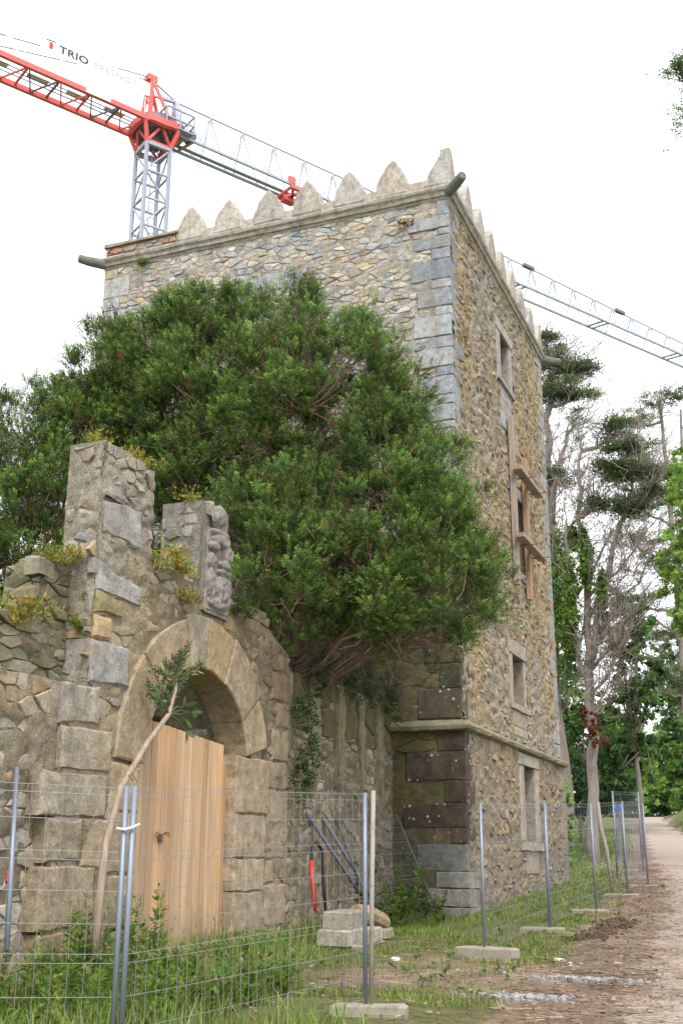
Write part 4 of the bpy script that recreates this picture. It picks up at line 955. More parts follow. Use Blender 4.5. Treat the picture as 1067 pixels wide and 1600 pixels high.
def cypress(base, trunks, limbs, pads, label, seed, twigs=220, ivy=None, nleaf=7000, size=.15, pal=CY):
    """old cypress: bare leaning trunks, grey twigs, flat foliage pads at the limb tips"""
    global nr
    g_ = np.random.default_rng(seed); nr = np.random.default_rng(seed+1)
    root = empty('cypress_tree', base, label, 'tree', 'trees along the track')
    tb = MB(); nodes = []
    for (pts, r0, r1) in trunks:
        P_ = [np.array(p_, float) for p_ in pts]; fine = []
        for a, b_ in zip(P_[:-1], P_[1:]):
            for t in np.linspace(0, 1, 6)[:-1]: fine.append(a+(b_-a)*t+g_.normal(size=3)*.05)
        fine.append(P_[-1]); m_ = len(fine)
        tb.tube(fine, [r0+(r1-r0)*i/(m_-1) for i in range(m_)], 9, (1, 1, 1, 1)); nodes += fine[m_//4:]
    tb.build('trunk', M['bark'], root, True)
    nd = np.array(nodes); lb = MB(); tips = []
    for pc in pads:
        c_ = np.array(pc[:3]); dd = np.linalg.norm(nd-c_, axis=1)+np.maximum(0, nd[:, 2]-c_[2])*1.5; k_ = dd.argmin()
        pts = limb(lb, nd[k_], c_-np.array([0, 0, pc[5]*.4]), .09, .035, -.08, 8, 6, .05, (1, 1, 1, 1)); tips += pts[3:]
        for _ in range(7):
            s_ = pts[g_.integers(3, 8)]; e = c_+g_.normal(size=3)*np.array(pc[3:6])*.55
            limb(lb, s_, e, .022, .006, .0, 4, 4, .08, (1, 1, 1, 1))
    for (a, b_, r_) in limbs: tips += limb(lb, a, b_, r_, r_*.35, -.06, 8, 6, .05, (1.1, 1.1, 1.1, 1))
    tips = np.array(tips+nodes)
    for _ in range(int(twigs*1.15)):
        a = tips[g_.integers(len(tips))]; d = unit(g_.normal(size=3)*np.array([.55, .6, .4])+np.array([.5, 0, .85])); L = g_.uniform(.7, 2.6)
        p2 = limb(lb, a, a+d*L, .018, .007, g_.uniform(-.1, .1), 4, 3, .10, (1.3, 1.3, 1.3, 1))
        for _2 in range(3):
            s_ = p2[g_.integers(1, 4)]; limb(lb, s_, s_+unit(d+g_.normal(size=3)*.5)*L*.5, .010, .005, 0, 3, 3, .1, (1.4, 1.4, 1.4, 1))
    lb.build('limbs', M['bark'], root)
    fo = tips[g_.integers(len(tips), size=420)]+g_.normal(size=(420, 3))*np.array([.6, .6, .4])
    Vt, ct = sprays(fo, g_.normal(size=(420, 3))+np.array([.3, 0, .4]), g_.uniform(.2, .45, 420), 7, .15, .04, np.array([.055, .08, .036]), np.array([.13, .165, .065]), g_, .1)
    link('twig_foliage', quads_mesh('twig_foliage', Vt, ct), M['leaf'], root)
    if pads:
        pd = np.array(pads, float); nb = nleaf//5; pw_ = (pd[:, 3]*pd[:, 4]); pi_ = g_.choice(len(pd), nb, p=pw_/pw_.sum())
        nt = 15; td = unit(g_.normal(size=(len(pd)*nt, 3))); tp_ = np.repeat(pd[:, :3], nt, 0)+td*np.repeat(pd[:, 3:6]*np.array([1.1, 1, .6]), nt, 0)*g_.uniform(.15, 1.1, (len(pd)*nt, 1))
        kk = pi_*nt+g_.integers(nt, size=nb); o = tp_[kk]+g_.normal(size=(nb, 3))*np.array([.13, .13, .035])
        dv = unit((o-pd[pi_, :3])*np.array([1, 1, .2])+g_.normal(size=(nb, 3))*np.array([.4, .4, .15])+np.array([.3, 0, .22]))
        V_, col = sprays(o, dv, g_.uniform(.25, .6, nb)*size/.15, 8, size*1.25, size*.34, np.array([.08, .125, .055]), np.array([.20, .27, .105]), g_, .05)  # leaf colour lightened too, in place of haze
        col[:, :3] *= np.repeat(g_.uniform(.6, 1.35, len(tp_))[kk], 8)[:, None]
        link('crown', quads_mesh('crown', V_, col), M['leaf'], root)
    if ivy:
        V_, col, _ = leaf_cloud(ivy, 9000, .10, [(2, (.14, .26, .055)), (2, (.23, .36, .075))], g_, 1, .3, 30, .4, .35)
        link('ivy', quads_mesh('ivy', V_, col), M['leaf'], root)
    return root
zt = gzf(-7.9, 42)
cypress((-8.2, 42.0, zt), [([(-8.2, 42, zt-.3), (-8.3, 42, 8), (-8.4, 42, 14), (-8.1, 42, 18.5), (-7.7, 42, 21)], .30, .08), ([(-8.3, 42, 12), (-7.9, 41.6, 15.5), (-7.3, 41.5, 17.6)], .16, .05)],
        [((-8.2, 42, 10), (-5.9, 41.6, 13.5), .08), ((-8.2, 42, 8.5), (-6.2, 41.5, 11.5), .07), ((-8.3, 42, 12), (-6.4, 41.5, 15.5), .08), ((-8.2, 42, 7), (-6.6, 41.2, 9.6), .06)],
        [(-7.6, 42, 20.6, .9, 1.2, .38), (-6.5, 41.7, 20.2, .8, 1.0, .3), (-7.1, 41.8, 19.2, 1.0, 1.2, .34), (-8.4, 42, 19.8, 1.0, 1.2, .5), (-8.3, 42, 21.8, .8, 1, .35), (-7.9, 42, 16.0, .7, 1, .7), (-6.9, 41.5, 18.0, .25, .3, .12)],
        'tall cypress just behind the tower corner with dark flat foliage above', 101, 260, [(-8.0, 41.8, 12.0, .3, .4, 2.6), (-7.75, 41.6, 9.6, .3, .4, 2.2), (-7.3, 41.6, 13.4, .4, .4, .5)])
cypress((-7.0, 41.0, zt), [([(-7.1, 41, zt-.3), (-6.95, 41, 6), (-6.9, 41, 9), (-6.75, 41, 12), (-6.95, 41, 14.5), (-6.7, 41, 17.2)], .21, .05), ([(-6.9, 41, 8.4), (-6.2, 40.8, 11), (-5.2, 40.5, 13.8), (-4.75, 40.3, 15.4)], .13, .04), ([(-7, 41, 7.5), (-7.5, 41, 10.5), (-7.4, 41, 14)], .11, .04)],
        [((-6.9, 41, 8.2), (-4.7, 40.2, 10.8), .08), ((-6.9, 41, 9), (-4.3, 40.2, 12.4), .07), ((-6.95, 41, 7.3), (-5.2, 40.4, 9.6), .07), ((-6.8, 41, 11), (-4.4, 40, 13.0), .07), ((-6.9, 41, 6.4), (-6.0, 40.5, 8.4), .05)],
        [(-5.4, 40.6, 17.0, .75, 1.0, .26), (-5.0, 40.4, 16.1, .8, 1.0, .28), (-4.6, 40.3, 15.2, 1.0, 1.1, .34), (-5.7, 40.6, 15.5, .8, 1, .3), (-4.2, 40.2, 14.4, .7, .9, .3), (-5.3, 40.4, 13.9, .7, 1, .2), (-6.3, 40.6, 14.3, .5, .8, .3)],
        'cypress with several bare grey leaning trunks left of the track', 103, 420, [(-6.75, 40.8, 12.4, .25, .3, 1.2), (-7.4, 40.8, 11.0, .25, .3, 1.8), (-6.2, 40.7, 11.0, .2, .3, .9)])
zt3 = gzf(-5.9, 62)
cypress((-5.4, 62.0, zt3), [([(-5.4, 62, zt3-.3), (-5.5, 62, 12), (-5.5, 62, 19), (-5.6, 62, 27)], .32, .07), ([(-5.3, 62, 14), (-4.6, 62, 20), (-4.5, 62, 26)], .2, .06)],
        [((-5.4, 62, 13), (-8.2, 61, 15.5), .09), ((-5.4, 62, 16), (-8.0, 61, 19.5), .09), ((-5.4, 62, 19), (-8, 61, 22), .08), ((-5.4, 62, 11), (-7.6, 61, 12.6), .08), ((-5.4, 62, 22), (-7.8, 61, 25), .07)],
        [(-7.2, 61, 25.2, 1.0, 1.4, .35), (-7.6, 61, 23.2, 1.0, 1.4, .35), (-6.6, 61, 22.2, 1.3, 1.5, .5), (-7.7, 61, 18.6, 1.2, 1.5, .45), (-6.7, 61, 20.6, 1.2, 1.5, .5), (-7.4, 61, 15.0, 1.5, 1.5, .6), (-6.9, 61, 13.2, 1.6, 1.5, .7), (-6.5, 61, 17.0, 1.3, 1.5, .6), (-7.0, 61, 10.8, 1.5, 1.5, .8), (-5.6, 61, 26.4, 1.2, 1.4, .4)],
        'tall cypress right of the track at the right edge of the view', 107, 300, None, 8000, .19)
def leafy(name, base, lobes, label, seed, n_, size, pal, trunk_r=.12, group='leafy trees beyond the tower'):
    g_ = np.random.default_rng(seed); root = empty(name, base, label, 'tree' if 'tree' in name else 'bush', group)
    V_, col, cc = leaf_cloud(lobes, n_, size, pal, g_, .8, .5, 38)
    link('crown', quads_mesh('crown', V_, col), M['leaf'], root)
    q = MB(); top = np.mean(np.array(lobes)[:, :3], 0); b0 = np.array(base, float)
    q.tube([b0-np.array([0, 0, .3]), b0*.6+top*.4+g_.normal(size=3)*.15, top], [trunk_r, trunk_r*.8, trunk_r*.4], 8, (1, 1, 1, 1)); q.build('trunk', M['bark'], root, True)
    q = MB()
    for k in g_.integers(len(cc), size=min(40, len(cc))): q.tube([b0*.35+top*.65, (b0*.3+top*.7+cc[k])/2+g_.normal(size=3)*.2, cc[k]], [trunk_r*.35, trunk_r*.2, .01], 4, (1, 1, 1, 1), False)
    if 'bush' not in name: q.build('limbs', M['bark'], root)
    return root
DK = [(3, (.055, .115, .04)), (2, (.085, .16, .05))]; MD = [(3, (.15, .28, .075)), (2, (.21, .36, .09))]; BR = [(3, (.22, .39, .08)), (2, (.29, .45, .10))]; BY = [(3, (.25, .40, .08)), (2, (.30, .44, .10))]
leafy('leafy_tree', (-5.9, 44.5, gzf(-5.9, 44.5)), [(-6.0, 44.5, 10.6, 1.1, 1.2, 1.5), (-5.6, 44.5, 8.6, 1.0, 1.2, 1.3), (-6.3, 44.6, 7.0, 1.3, 1.3, 1.4), (-6.2, 44.6, 5.4, 1.2, 1.2, 1.1)], 'dark green slender tree beside the bare grey trunks', 201, 9000, .17, DK+MD[:1])
leafy('leafy_tree', (-10.5, 70, gzf(-10.5, 70)), [(-10.3, 70, 8.0, 1.8, 2, 1.9), (-9.2, 70, 6.4, 1.5, 2, 1.8), (-11.5, 70, 6.2, 1.5, 2, 1.6)], 'bright green rounded tree at the left side of the track end', 203, 9000, .24, BR)
leafy('leafy_tree', (-9.2, 101, gzf(-9.2, 101)), [(-10.6, 104, 10.5, 2.6, 2.6, 3.6), (-8.2, 102, 12.0, 2.6, 2.6, 4.2), (-12.6, 106, 9.6, 2.6, 2.6, 3.2), (-9.4, 104, 7.6, 2.4, 2.4, 2.0)], 'mid green tree closing the end of the track', 205, 15000, .32, BR)
leafy('leafy_tree', (-5.0, 92, gzf(-5.0, 92)), [(-6.2, 92, 11.0, 2.4, 2.4, 3.4), (-4.4, 92, 13.4, 2.4, 2.4, 3.0), (-7.6, 92, 8.2, 1.9, 2.4, 1.8)], 'dark green tree on the right bank beyond the cypress', 207, 12000, .3, MD)
leafy('leafy_tree', (-15.2, 108, gzf(-15.2, 108)), [(-15.0, 108, 11.0, 3.2, 3, 4.2), (-17.5, 108, 9.5, 3.0, 3, 3.4), (-13.4, 109, 8, 2.4, 3, 2.6)], 'far dark tree behind the left bank', 209, 11000, .34, DK)
leafy('leafy_tree', (-9.6, 52, gzf(-9.6, 52)), [(-9.0, 52, 7.0, 1.9, 2, 2.0), (-10.8, 52, 8.4, 2.0, 2, 2.4), (-8.3, 52, 5.2, 1.5, 1.5, 1.2), (-7.6, 52, 7.4, 1.2, 1.4, 1.3)], 'dark leafy tree behind the bare trunks near the tower corner', 211, 14000, .2, DK+MD)
leafy('leafy_tree', (-1.6, 38, gzf(-1.6, 38)), [(-3.25, 38, 11.2, .75, 1.0, 1.5), (-2.9, 38, 13.8, .6, 1.0, 1.3), (-3.15, 38, 9.4, .6, .9, .8), (-2.6, 38, 12, .6, 1, 1.8)], 'bright light green leafy tree cut by the right edge', 213, 15000, .11, BY)
leafy('leafy_tree', (-5.6, 74, gzf(-5.6, 74)), [(-7.2, 74, 11.0, 1.5, 2, 2.4), (-6.2, 74, 13.4, 1.8, 2, 2.8), (-7.6, 74, 8.0, 1.6, 2, 1.8), (-5.2, 74, 9.2, 1.8, 2, 2.6), (-8.0, 74, 13.6, .9, 1.4, 1.4)], 'dense dark tree filling the view behind the right cypress', 212, 15000, .24, MD+DK[:1])
leafy('leafy_bush', (-7.3, 35.2, gzf(-7.3, 35.2)), [(-7.25, 35.0, 3.0, .7, .8, .7), (-7.1, 34.9, 2.3, .6, .7, .7), (-7.0, 34.6, 3.7, .45, .5, .4)], 'bright green bush at the far tower corner', 215, 4200, .13, BR, .05)
leafy('leafy_bush', (-8.6, 47, gzf(-8.6, 47)), [(-8.4, 47, 4.4, 1.3, 1.2, .9), (-7.4, 47, 4.2, .9, 1, .7)], 'dark undergrowth at the feet of the bare trunks', 217, 4200, .18, DK, .05)
leafy('leafy_bush', (-13.2, 103, gzf(-13.2, 103)), [(-12.9, 103, 6.6, 1.8, 1.5, 1.4), (-15.5, 103, 6.8, 1.8, 1.5, 1.6)], 'dark bush at the left of the track end', 219, 4200, .3, DK, .06)
leafy('leafy_bush', (-13.5, 116, gzf(-13.5, 116)), [(-12.0, 116, 7.0, 2.0, 1.5, 1.7), (-15.5, 116, 7.0, 2.4, 1.5, 1.7), (-9.5, 116, 7.2, 2.2, 1.5, 1.9), (-18.5, 116, 7.4, 2.4, 1.5, 2)], 'low dark hedge closing the far end of the track', 223, 9000, .34, MD, .06)
leafy('leafy_bush', (-9.4, 99, gzf(-9.4, 99)), [(-9.2, 99, 6.9, 1.7, 1.5, 1.4), (-7.4, 99, 7.4, 1.6, 1.5, 1.6)], 'bushy hedge at the right of the track end', 221, 5000, .3, MD, .06)
g_ = np.random.default_rng(231); dsp = empty('dead_sprig', (-6.85, 40.4, 6.0), 'rust red dead foliage hanging on a bare grey trunk', 'dead foliage')
V_, col, cc = leaf_cloud([(-6.85, 40.4, 6.2, .45, .4, .6), (-6.6, 40.4, 5.8, .4, .4, .35), (-7.1, 40.4, 6.7, .2, .3, .3)], 1100, .10, [(1, (.22, .09, .05)), (1, (.16, .08, .05))], g_, 1, .3, 20)
link('leaves', quads_mesh('dead_leaves', V_, col), M['leaf'], dsp)
g_ = np.random.default_rng(88); ab = empty('yard_shrub', (-8.9, 13.2, .6), 'dark leafy shrub seen through the arch above the plank door', 'bush')
V_, col, cc = leaf_cloud([(-8.8, 13.0, 3.3, .5, 1.3, 1.1), (-8.9, 12.6, 4.2, .4, 1.0, .8)], 7000, .11, [(1, (.035, .065, .02)), (1, (.06, .10, .025))], g_, 1, .2, 30, .4, .3)
link('crown', quads_mesh('crown', V_, col), M['leaf'], ab)
q = MB()
for k in range(24): q.tube([(-8.9, 13.0, .5), (-8.9, 13.0, 2.0), tuple(cc[k*3])], [.03, .02, .006], 5, (1, 1, 1, 1), False)
q.build('stems', M['yewbark'], ab)
# cypress right of the track, only its branch tips reach the view
zt4 = gzf(3.2, 30)
cypress((3.2, 30.0, zt4), [([(3.2, 30, zt4-.3), (3.1, 30, 10), (2.9, 30, 18), (2.8, 30, 27)], .4, .10)], [],
        [(-1.1, 30, 22.4, .32, .5, .3), (-1.15, 30, 24.1, .36, .4, .10), (1.6, 30, 23, .5, .5, .3), (2.4, 30, 26.6, .6, .6, .4)],
        'cypress beyond the right edge whose dark tips enter the upper right corner', 109, 60, None, 4200, .13)

# ------------------------------------------------------------------ tower crane
crane = empty('tower_crane', (-26.0, 40.35, gzf(-26, 40.35)), 'red and blue grey tower crane standing behind the tower', 'crane')
CM = Vector((-26.0, 40.35, 0)); CD = Vector((.501, .8654, 0)).normalized(); CN = Vector((CD.y, -CD.x, 0))
ang = math.radians(21.9+34.8); A1 = Vector((math.cos(ang), math.sin(ang), 0)); A2 = Vector((-A1.y, A1.x, 0))
S = .60; ZM = 34.25
cor = [A1*S+A2*S, A2*S-A1*S, -A1*S-A2*S, A1*S-A2*S]
for c_ in cor:
    q = MB(); q.bar(CM+c_+EZ*1.0, CM+c_+EZ*ZM, .15); q.build('mast_leg', M['bluegrey'], crane)
sec = 1.45; nsec = int((ZM-1.2)/sec)
for i in range(nsec):
    z1 = ZM-.08-i*sec; z0 = z1-sec
    if z1 < 15: break
    q = MB()
    for k in range(4):
        a, b_ = CM+cor[k], CM+cor[(k+1) % 4]
        q.bar(a+EZ*z1, b_+EZ*z1, .09 if i % 4 else .16)
        if (i+k) % 2: q.bar(a+EZ*z1, b_+EZ*z0, .065)
        else: q.bar(a+EZ*z0, b_+EZ*z1, .065)
    q.build('mast_bracing', M['bluegrey'], crane)
q = MB(); q.bar(CM+A1*.25+EZ*15, CM+A1*.25+EZ*ZM, .04); q.bar(CM-A1*.05+EZ*15, CM-A1*.05+EZ*ZM, .04)
for k in range(40): q.bar(CM+A1*.25+EZ*(ZM-.4*k), CM-A1*.05+EZ*(ZM-.4*k), .03)
q.build('ladder', M['bluegrey'], crane)
# red collar under the slewing ring
q = MB(); S2 = .86
for k in range(4):
    c0, c1 = cor[k], cor[(k+1) % 4]; d0, d1 = c0*(S2/S), c1*(S2/S)
    q.bar(CM+c0+EZ*ZM, CM+d0+EZ*(ZM+.95), .17); m0 = (c0+c1)/2*(S2/S)
    q.bar(CM+c0+EZ*ZM, CM+m0+EZ*(ZM+.9), .11); q.bar(CM+c1+EZ*ZM, CM+m0+EZ*(ZM+.9), .11)
    q.bar(CM+c0+EZ*(ZM+.05), CM+c1+EZ*(ZM+.05), .12)
q.build('collar', M['red'], crane)
q = MB(); n_ = 24
def ringz(r, z_): return [CM+Vector((math.cos(2*math.pi*k/n_)*r, math.sin(2*math.pi*k/n_)*r, z_+.10*math.cos(4*(2*math.pi*k/n_-ang-math.pi/4)))) for k in range(n_)]
R_ = [ringz(1.02, ZM+.80), ringz(1.22, ZM+.86), ringz(1.24, ZM+1.18), ringz(1.0, ZM+1.26)]
q.add(sum(R_, []), [(i*n_+k, i*n_+(k+1) % n_, (i+1)*n_+(k+1) % n_, (i+1)*n_+k) for i in range(3) for k in range(n_)]); q.build('slewing_skirt', M['red'], crane)
q = MB(); q.tube([CM+EZ*(ZM+.75), CM+EZ*(ZM+1.55)], [.95, .95], 24); q.build('slewing_ring', M['darkgrey'], crane)
q = MB(); q.tube([CM+EZ*(ZM+.1), CM+EZ*(ZM+.75)], [.3, .3], 12); q.build('slewing_motor', M['darkgrey'], crane)
ZJ = ZM+.95
# cathead
q = MB(); pk = CM-CD*.35+EZ*38.15
for sx in (-1, 1):
    q.bar(CM+CN*.55*sx-CD*.55+EZ*(ZJ+.3), pk+CN*.12*sx, .15); q.bar(CM+CN*.55*sx+CD*.75+EZ*(ZJ+.3), pk+CN*.12*sx, .13)
    q.bar(CM+CN*.55*sx-CD*.55+EZ*(ZJ+.3), CM+CN*.55*sx+CD*.75+EZ*(ZJ+.3), .16)
    q.bar(CM+CN*.30*sx-CD*.45+EZ*(ZJ+1.8), CM+CN*.32*sx+CD*.2+EZ*(ZJ+1.9), .08)
q.box(CM+EZ*(ZJ+.35), (.8, .7, .10), (CD, CN, EZ)); q.box(pk, (.26, .2, .16), (CD, CN, EZ)); q.build('cathead', M['red'], crane)
q = MB(); q.box(CM-CD*.62+CN*.6+EZ*(ZJ+1.3), (.06, .1, .8), (CD, CN, EZ)); q.box(CM+CD*.5-CN*.2+EZ*(ZJ+1.0), (.25, .25, .35), (CD, CN, EZ)); q.build('cabinet', M['red'], crane)
q = MB()                                                     # grey access platform
for (a, b_) in (((.1, 1.0), (1.6, 1.0)), ((1.6, 1.0), (1.6, -.9)), ((.1, 1.0), (.1, .3)), ((.1, .3), (1.6, .3))):
    for zz in (.55, 1.1): q.bar(CM+CD*a[0]+CN*a[1]+EZ*(ZJ+zz), CM+CD*b_[0]+CN*b_[1]+EZ*(ZJ+zz), .07)
for (a, c_) in ((.1, 1.0), (.85, 1.0), (1.6, 1.0), (1.6, .3), (1.6, -.9)): q.bar(CM+CD*a+CN*c_+EZ*(ZJ+.1), CM+CD*a+CN*c_+EZ*(ZJ+1.1), .06)
q.box(CM+CD*.85+CN*.65+EZ*(ZJ+.12), (.75, .36, .03), (CD, CN, EZ)); q.build('platform', M['bluegrey'], crane)
q = MB()
for (a, c_, s_) in ((1.3, -.2, .3), (1.0, .5, .22), (1.75, .3, .26)): q.tube([CM+CD*a+CN*(c_-.2)+EZ*(ZJ+.35), CM+CD*a+CN*(c_+.3)+EZ*(ZJ+.35)], s_, 12)
q.build('winch_drum', M['darkgrey'], crane)
# jib
JL = 50.; JB = .60; ZB = ZJ+.05
def jh(t): return 2.25 if t < 14 else max(.75, 2.25-(t-14)*.031)
def jp(t, c_, z_): return CM+CD*t+CN*c_+EZ*(ZB+z_)
q = MB(); q.bar(jp(.9, JB, 0), jp(JL, JB, 0), .11, .12); q.build('jib_chord', M['bluegrey'], crane)
q = MB(); q.bar(jp(.9, -JB, 0), jp(JL, -JB, 0), .12, .12); q.build('jib_chord', M['bluegrey'], crane)
q = MB(); ts = [1.1+1.95*i for i in range(26) if 1.1+1.95*i < JL]
for a, b_ in zip(ts[:-1], ts[1:]): q.bar(jp(a, 0, jh(a)), jp(b_, 0, jh(b_)), .07)
q.build('jib_chord', M['bluegrey'], crane)
for a, b_ in zip(ts[:-1], ts[1:]):
    q = MB(); m_ = (a+b_)/2
    for s_ in (-JB, JB):
        q.bar(jp(a, 0, jh(a)), jp(a-.1, s_, 0), .046); q.bar(jp(a, 0, jh(a)), jp(m_+.4, s_, 0), .034)
        q.bar(jp(b_, 0, jh(b_)), jp(m_+.4, s_, 0), .034)
    if ts.index(a) % 4 == 0:
        q.bar(jp(a, -JB, 0), jp(a+.25, JB, 0), .16, .08); q.bar(jp(a+.5, -JB, 0), jp(a+.75, JB, 0), .14, .08)
    q.build('jib_lacing', M['bluegrey'], crane)
q = MB(); q.bar(jp(1.0, -JB, 0), jp(1.1, 0, jh(1)), .2); q.bar(jp(1.0, JB, 0), jp(1.1, 0, jh(1)), .2); q.bar(jp(.2, 0, 2.1), jp(1.1, 0, jh(1)), .14); q.build('jib_root', M['bluegrey'], crane)
q = MB(); q.bar(jp(1.1, -.35, .1), jp(8.5, -.35, .1), .24, .05); q.build('jib_walkway', M['bluegrey'], crane)
for t in (26.2, 35.0): q = MB(); q.box(jp(t, 0, jh(t)+.06), (.45, .12, .10), (CD, CN, EZ)); q.build('floodlight', M['darkgrey'], crane)
q = MB()                                                     # trolley
for s_ in (-JB, JB): q.box(jp(8.2, s_, -.14), (.55, .09, .09), (CD, CN, EZ))
q.bar(jp(7.8, -JB, -.14), jp(8.6, JB, -.14), .14); q.bar(jp(8.6, -JB, -.14), jp(7.8, JB, -.14), .14); q.bar(jp(7.7, -JB, -.14), jp(7.7, JB, -.14), .12)
q.box(jp(8.2, -.4, -.28), (.35, .22, .12), (CD, CN, EZ)); q.box(jp(7.7, JB, .22), (.2, .08, .2), (CD, CN, EZ)); q.build('trolley', M['red'], crane)
q = MB(); q.bar(jp(8.5, .2, .25), jp(9.7, .55, .25), .05); q.bar(jp(8.5, -.5, .25), jp(9.7, -.2, .25), .05); q.bar(jp(8.5, .2, .25), jp(8.5, .2, -.1), .04); q.bar(jp(9.7, .55, .25), jp(9.7, .55, -.1), .04); q.build('trolley_guard', M['bluegrey'], crane)
# counter jib (red beams, bracing, walkway), tie bars
LC = 13.; CB = .82
for s_ in (-CB, CB):
    q = MB(); q.bar(jp(-.6, s_, .02), jp(-LC, s_, .02), .17, .26); q.build('counter_jib_beam', M['red'], crane)
for k in range(8):
    q = MB(); t0 = -.7-1.5*k
    q.bar(jp(t0, CB, 0), jp(t0-.75, -CB, 0), .06); q.bar(jp(t0-.75, -CB, 0), jp(t0-1.5, CB, 0), .06); q.bar(jp(t0-.1, CB, -.1), jp(t0-.85, -CB, -.1), .045); q.bar(jp(t0, -CB, .05), jp(t0, CB, .05), .09)
    q.build('counter_jib_bracing', M['darkgrey'] if k % 2 else M['red'], crane)
q = MB()
for s_ in (-.30, -.05, .2): q.bar(jp(-1.2, s_, .12), jp(-LC, s_, .12), .05, .04)
q.build('walkway_rail', M['bluegrey'], crane)
for k in range(6): q = MB(); q.box(jp(-2.2-1.9*k, .08, .14), (.5, .17, .012), (CD, CN, EZ)); q.build('walkway_grating', M['white'], crane)
q = MB(); q.box(jp(-3.4, CB+.09, .02), (.62, .015, .12), (CD, CN, EZ)); q.build('white_sleeve', M['white'], crane)
q = MB()
for s_ in (-CB, CB):
    for zz in (.55, 1.05): q.bar(jp(-.9, s_, zz), jp(-LC, s_, zz), .028)
    for k in range(9): q.bar(jp(-1-1.5*k, s_, .1), jp(-1-1.5*k, s_, 1.05), .028)
q.build('handrail', M['white'], crane)
q = MB()
for s_ in (-.3, .3): q.bar(pk+CN*s_*.4, jp(-12.6, s_*2, .35), .035); q.tube([pk+CN*s_*.3-CD*1.6-EZ*.42, pk+CN*s_*.3-CD*2.2-EZ*.55], .07, 6)
q.bar(pk, jp(1.1, 0, jh(1)), .05)
q.build('tie_bar', M['darkgrey'], crane)
q = MB(); q.box(jp(-11.9, 0, -.2), (.9, .7, .9), (CD, CN, EZ)); q.build('counterweight', M['conc'], crane)
# banner
ban = empty('banner', jp(-3.6, CB, 1.5), 'white company banner hanging along the red counter jib', 'banner')
q = MB(); q.box(jp(-3.55, CB+.02, 1.58), (2.75, .006, .36), (CD, CN, EZ)); q.build('cloth', M['banner'], ban)
def text(s_, u, z_, size, mat, sx=1.0, bold=0.0, name='lettering'):
    cu = bpy.data.curves.new(name, 'FONT'); cu.body = s_; cu.size = size; cu.extrude = .003; cu.offset = bold; cu.space_character = 1.08
    to = bpy.data.objects.new('tmp', cu); C.objects.link(to); me_ = bpy.data.meshes.new_from_object(to); bpy.data.objects.remove(to)
    co = np.zeros(len(me_.vertices)*3, np.float32); me_.vertices.foreach_get('co', co); co = co.reshape(-1, 3)
    O_ = jp(u, CB+.032, z_); W_ = np.array(O_)[None]+co[:, :1]*sx*np.array(CD)[None]+co[:, 1:2]*np.array(EZ)[None]+co[:, 2:3]*np.array(CN)[None]
    me_.vertices.foreach_set('co', W_.astype(np.float32).ravel()); me_.materials.clear(); me_.update()
    return link(name, me_, M[mat], ban)
text('TRIO', -5.42, 1.40, .52, 'letter', 1.15, .014)
text('PRESNO,', -3.72, 1.42, .44, 'pale_letter', 1.12, .0)
text('S.L.', -1.70, 1.42, .44, 'pale_letter', 1.12, .0)
q = MB(); O_ = jp(-5.82, CB+.03, 1.6)
q.box(O_-EZ*.06, (.085, .006, .17), (CD, CN, EZ)); q.build('red_emblem', M['redplastic'], ban)
q = MB(); q.bar(O_+EZ*.17-CD*.22, O_+EZ*.22+CD*.2, .012, .05); q.build('emblem_bar', M['letter'], ban)

# ------------------------------------------------------------------ site fence
def panel(a, b_, label, posts=(1, 1), h=2.0, za=None, zb=None, lean=None, group='wire mesh fence panels', pm=('galv', 'galv'), vs_=.11, bow=0.0):
    """a,b (x,y) feet of the two posts"""
    a, b_ = Vector((*a, gzf(*a) if za is None else za)), Vector((*b_, gzf(*b_) if zb is None else zb))
    up = lean.normalized() if lean else EZ; d = b_-a; L = d.length; nrm = d.normalized().cross(up)
    root = empty('mesh_fence', tuple((a+b_)/2), label, 'fence panel', group)
    for P_, on, mm in ((a, posts[0], pm[0]), (b_, posts[1], pm[1])):
        if on:
            q = MB(); q.tube([P_+up*.03, P_+up*h], .021, 10); q.build('post', M[mm], root, True)
    q = MB()
    def off(t, z_): return nrm*(bow*math.sin(math.pi*t)*(.4+.6*math.sin(7*t+z_*2))) if bow else Vector((0, 0, 0))
    for zz in (.14, .34, .56, .78, .84, 1.04, 1.26, 1.47, 1.53, 1.75, 1.93, 1.985):
        fold = .022 if zz in (.81, 1.5) else 0
        q.tube([a+d*t+up*zz*h/2+off(t, zz) for t in np.linspace(0, 1, 9 if bow else 2)], .0028, 4, None, False)
    nv = int(L/vs_)
    for k in range(1, nv):
        t = k/nv; p_ = a+d*t
        q.tube([p_+up*(zz*h/2)+nrm*f_+off(t, zz) for zz, f_ in ((.10, 0), (.78, 0), (.81, .03), (.84, 0), (1.47, 0), (1.50, .03), (1.53, 0), (2.0, 0))], .0022, 3, None, False)
    q.build('wire_mesh', M['wire'], root)
    return root
def foot(x, y, label, rz=0., L=.36, w_=.10, h=.085, z=None, sink=.05):
    root = MB(); c_, s_ = math.cos(rz), math.sin(rz); z0 = gzf(x, y) if z is None else z
    Ux, Uy = Vector((c_, s_, 0)), Vector((-s_, c_, 0))
    root.prism((Vector((x, y, z0-.02-sink)), Ux, Uy, EZ), subdiv_poly(rect(-L, L, -w_, w_), .2, .012), -.02, h*2, .02)
    return tag(root.build('concrete_block', M['conc']), label, 'concrete foot', 'concrete feet of the site fence')
P5, P0 = (-4.03, 10.69), (-4.62, 7.45)
panel((-7.3, 5.3), (P0[0]-.05, P0[1]-.03), 'foreground fence panel at the left edge with bowed wires', bow=.05)
panel(P0, P5, 'foreground fence panel in front of the plank door', bow=.02)
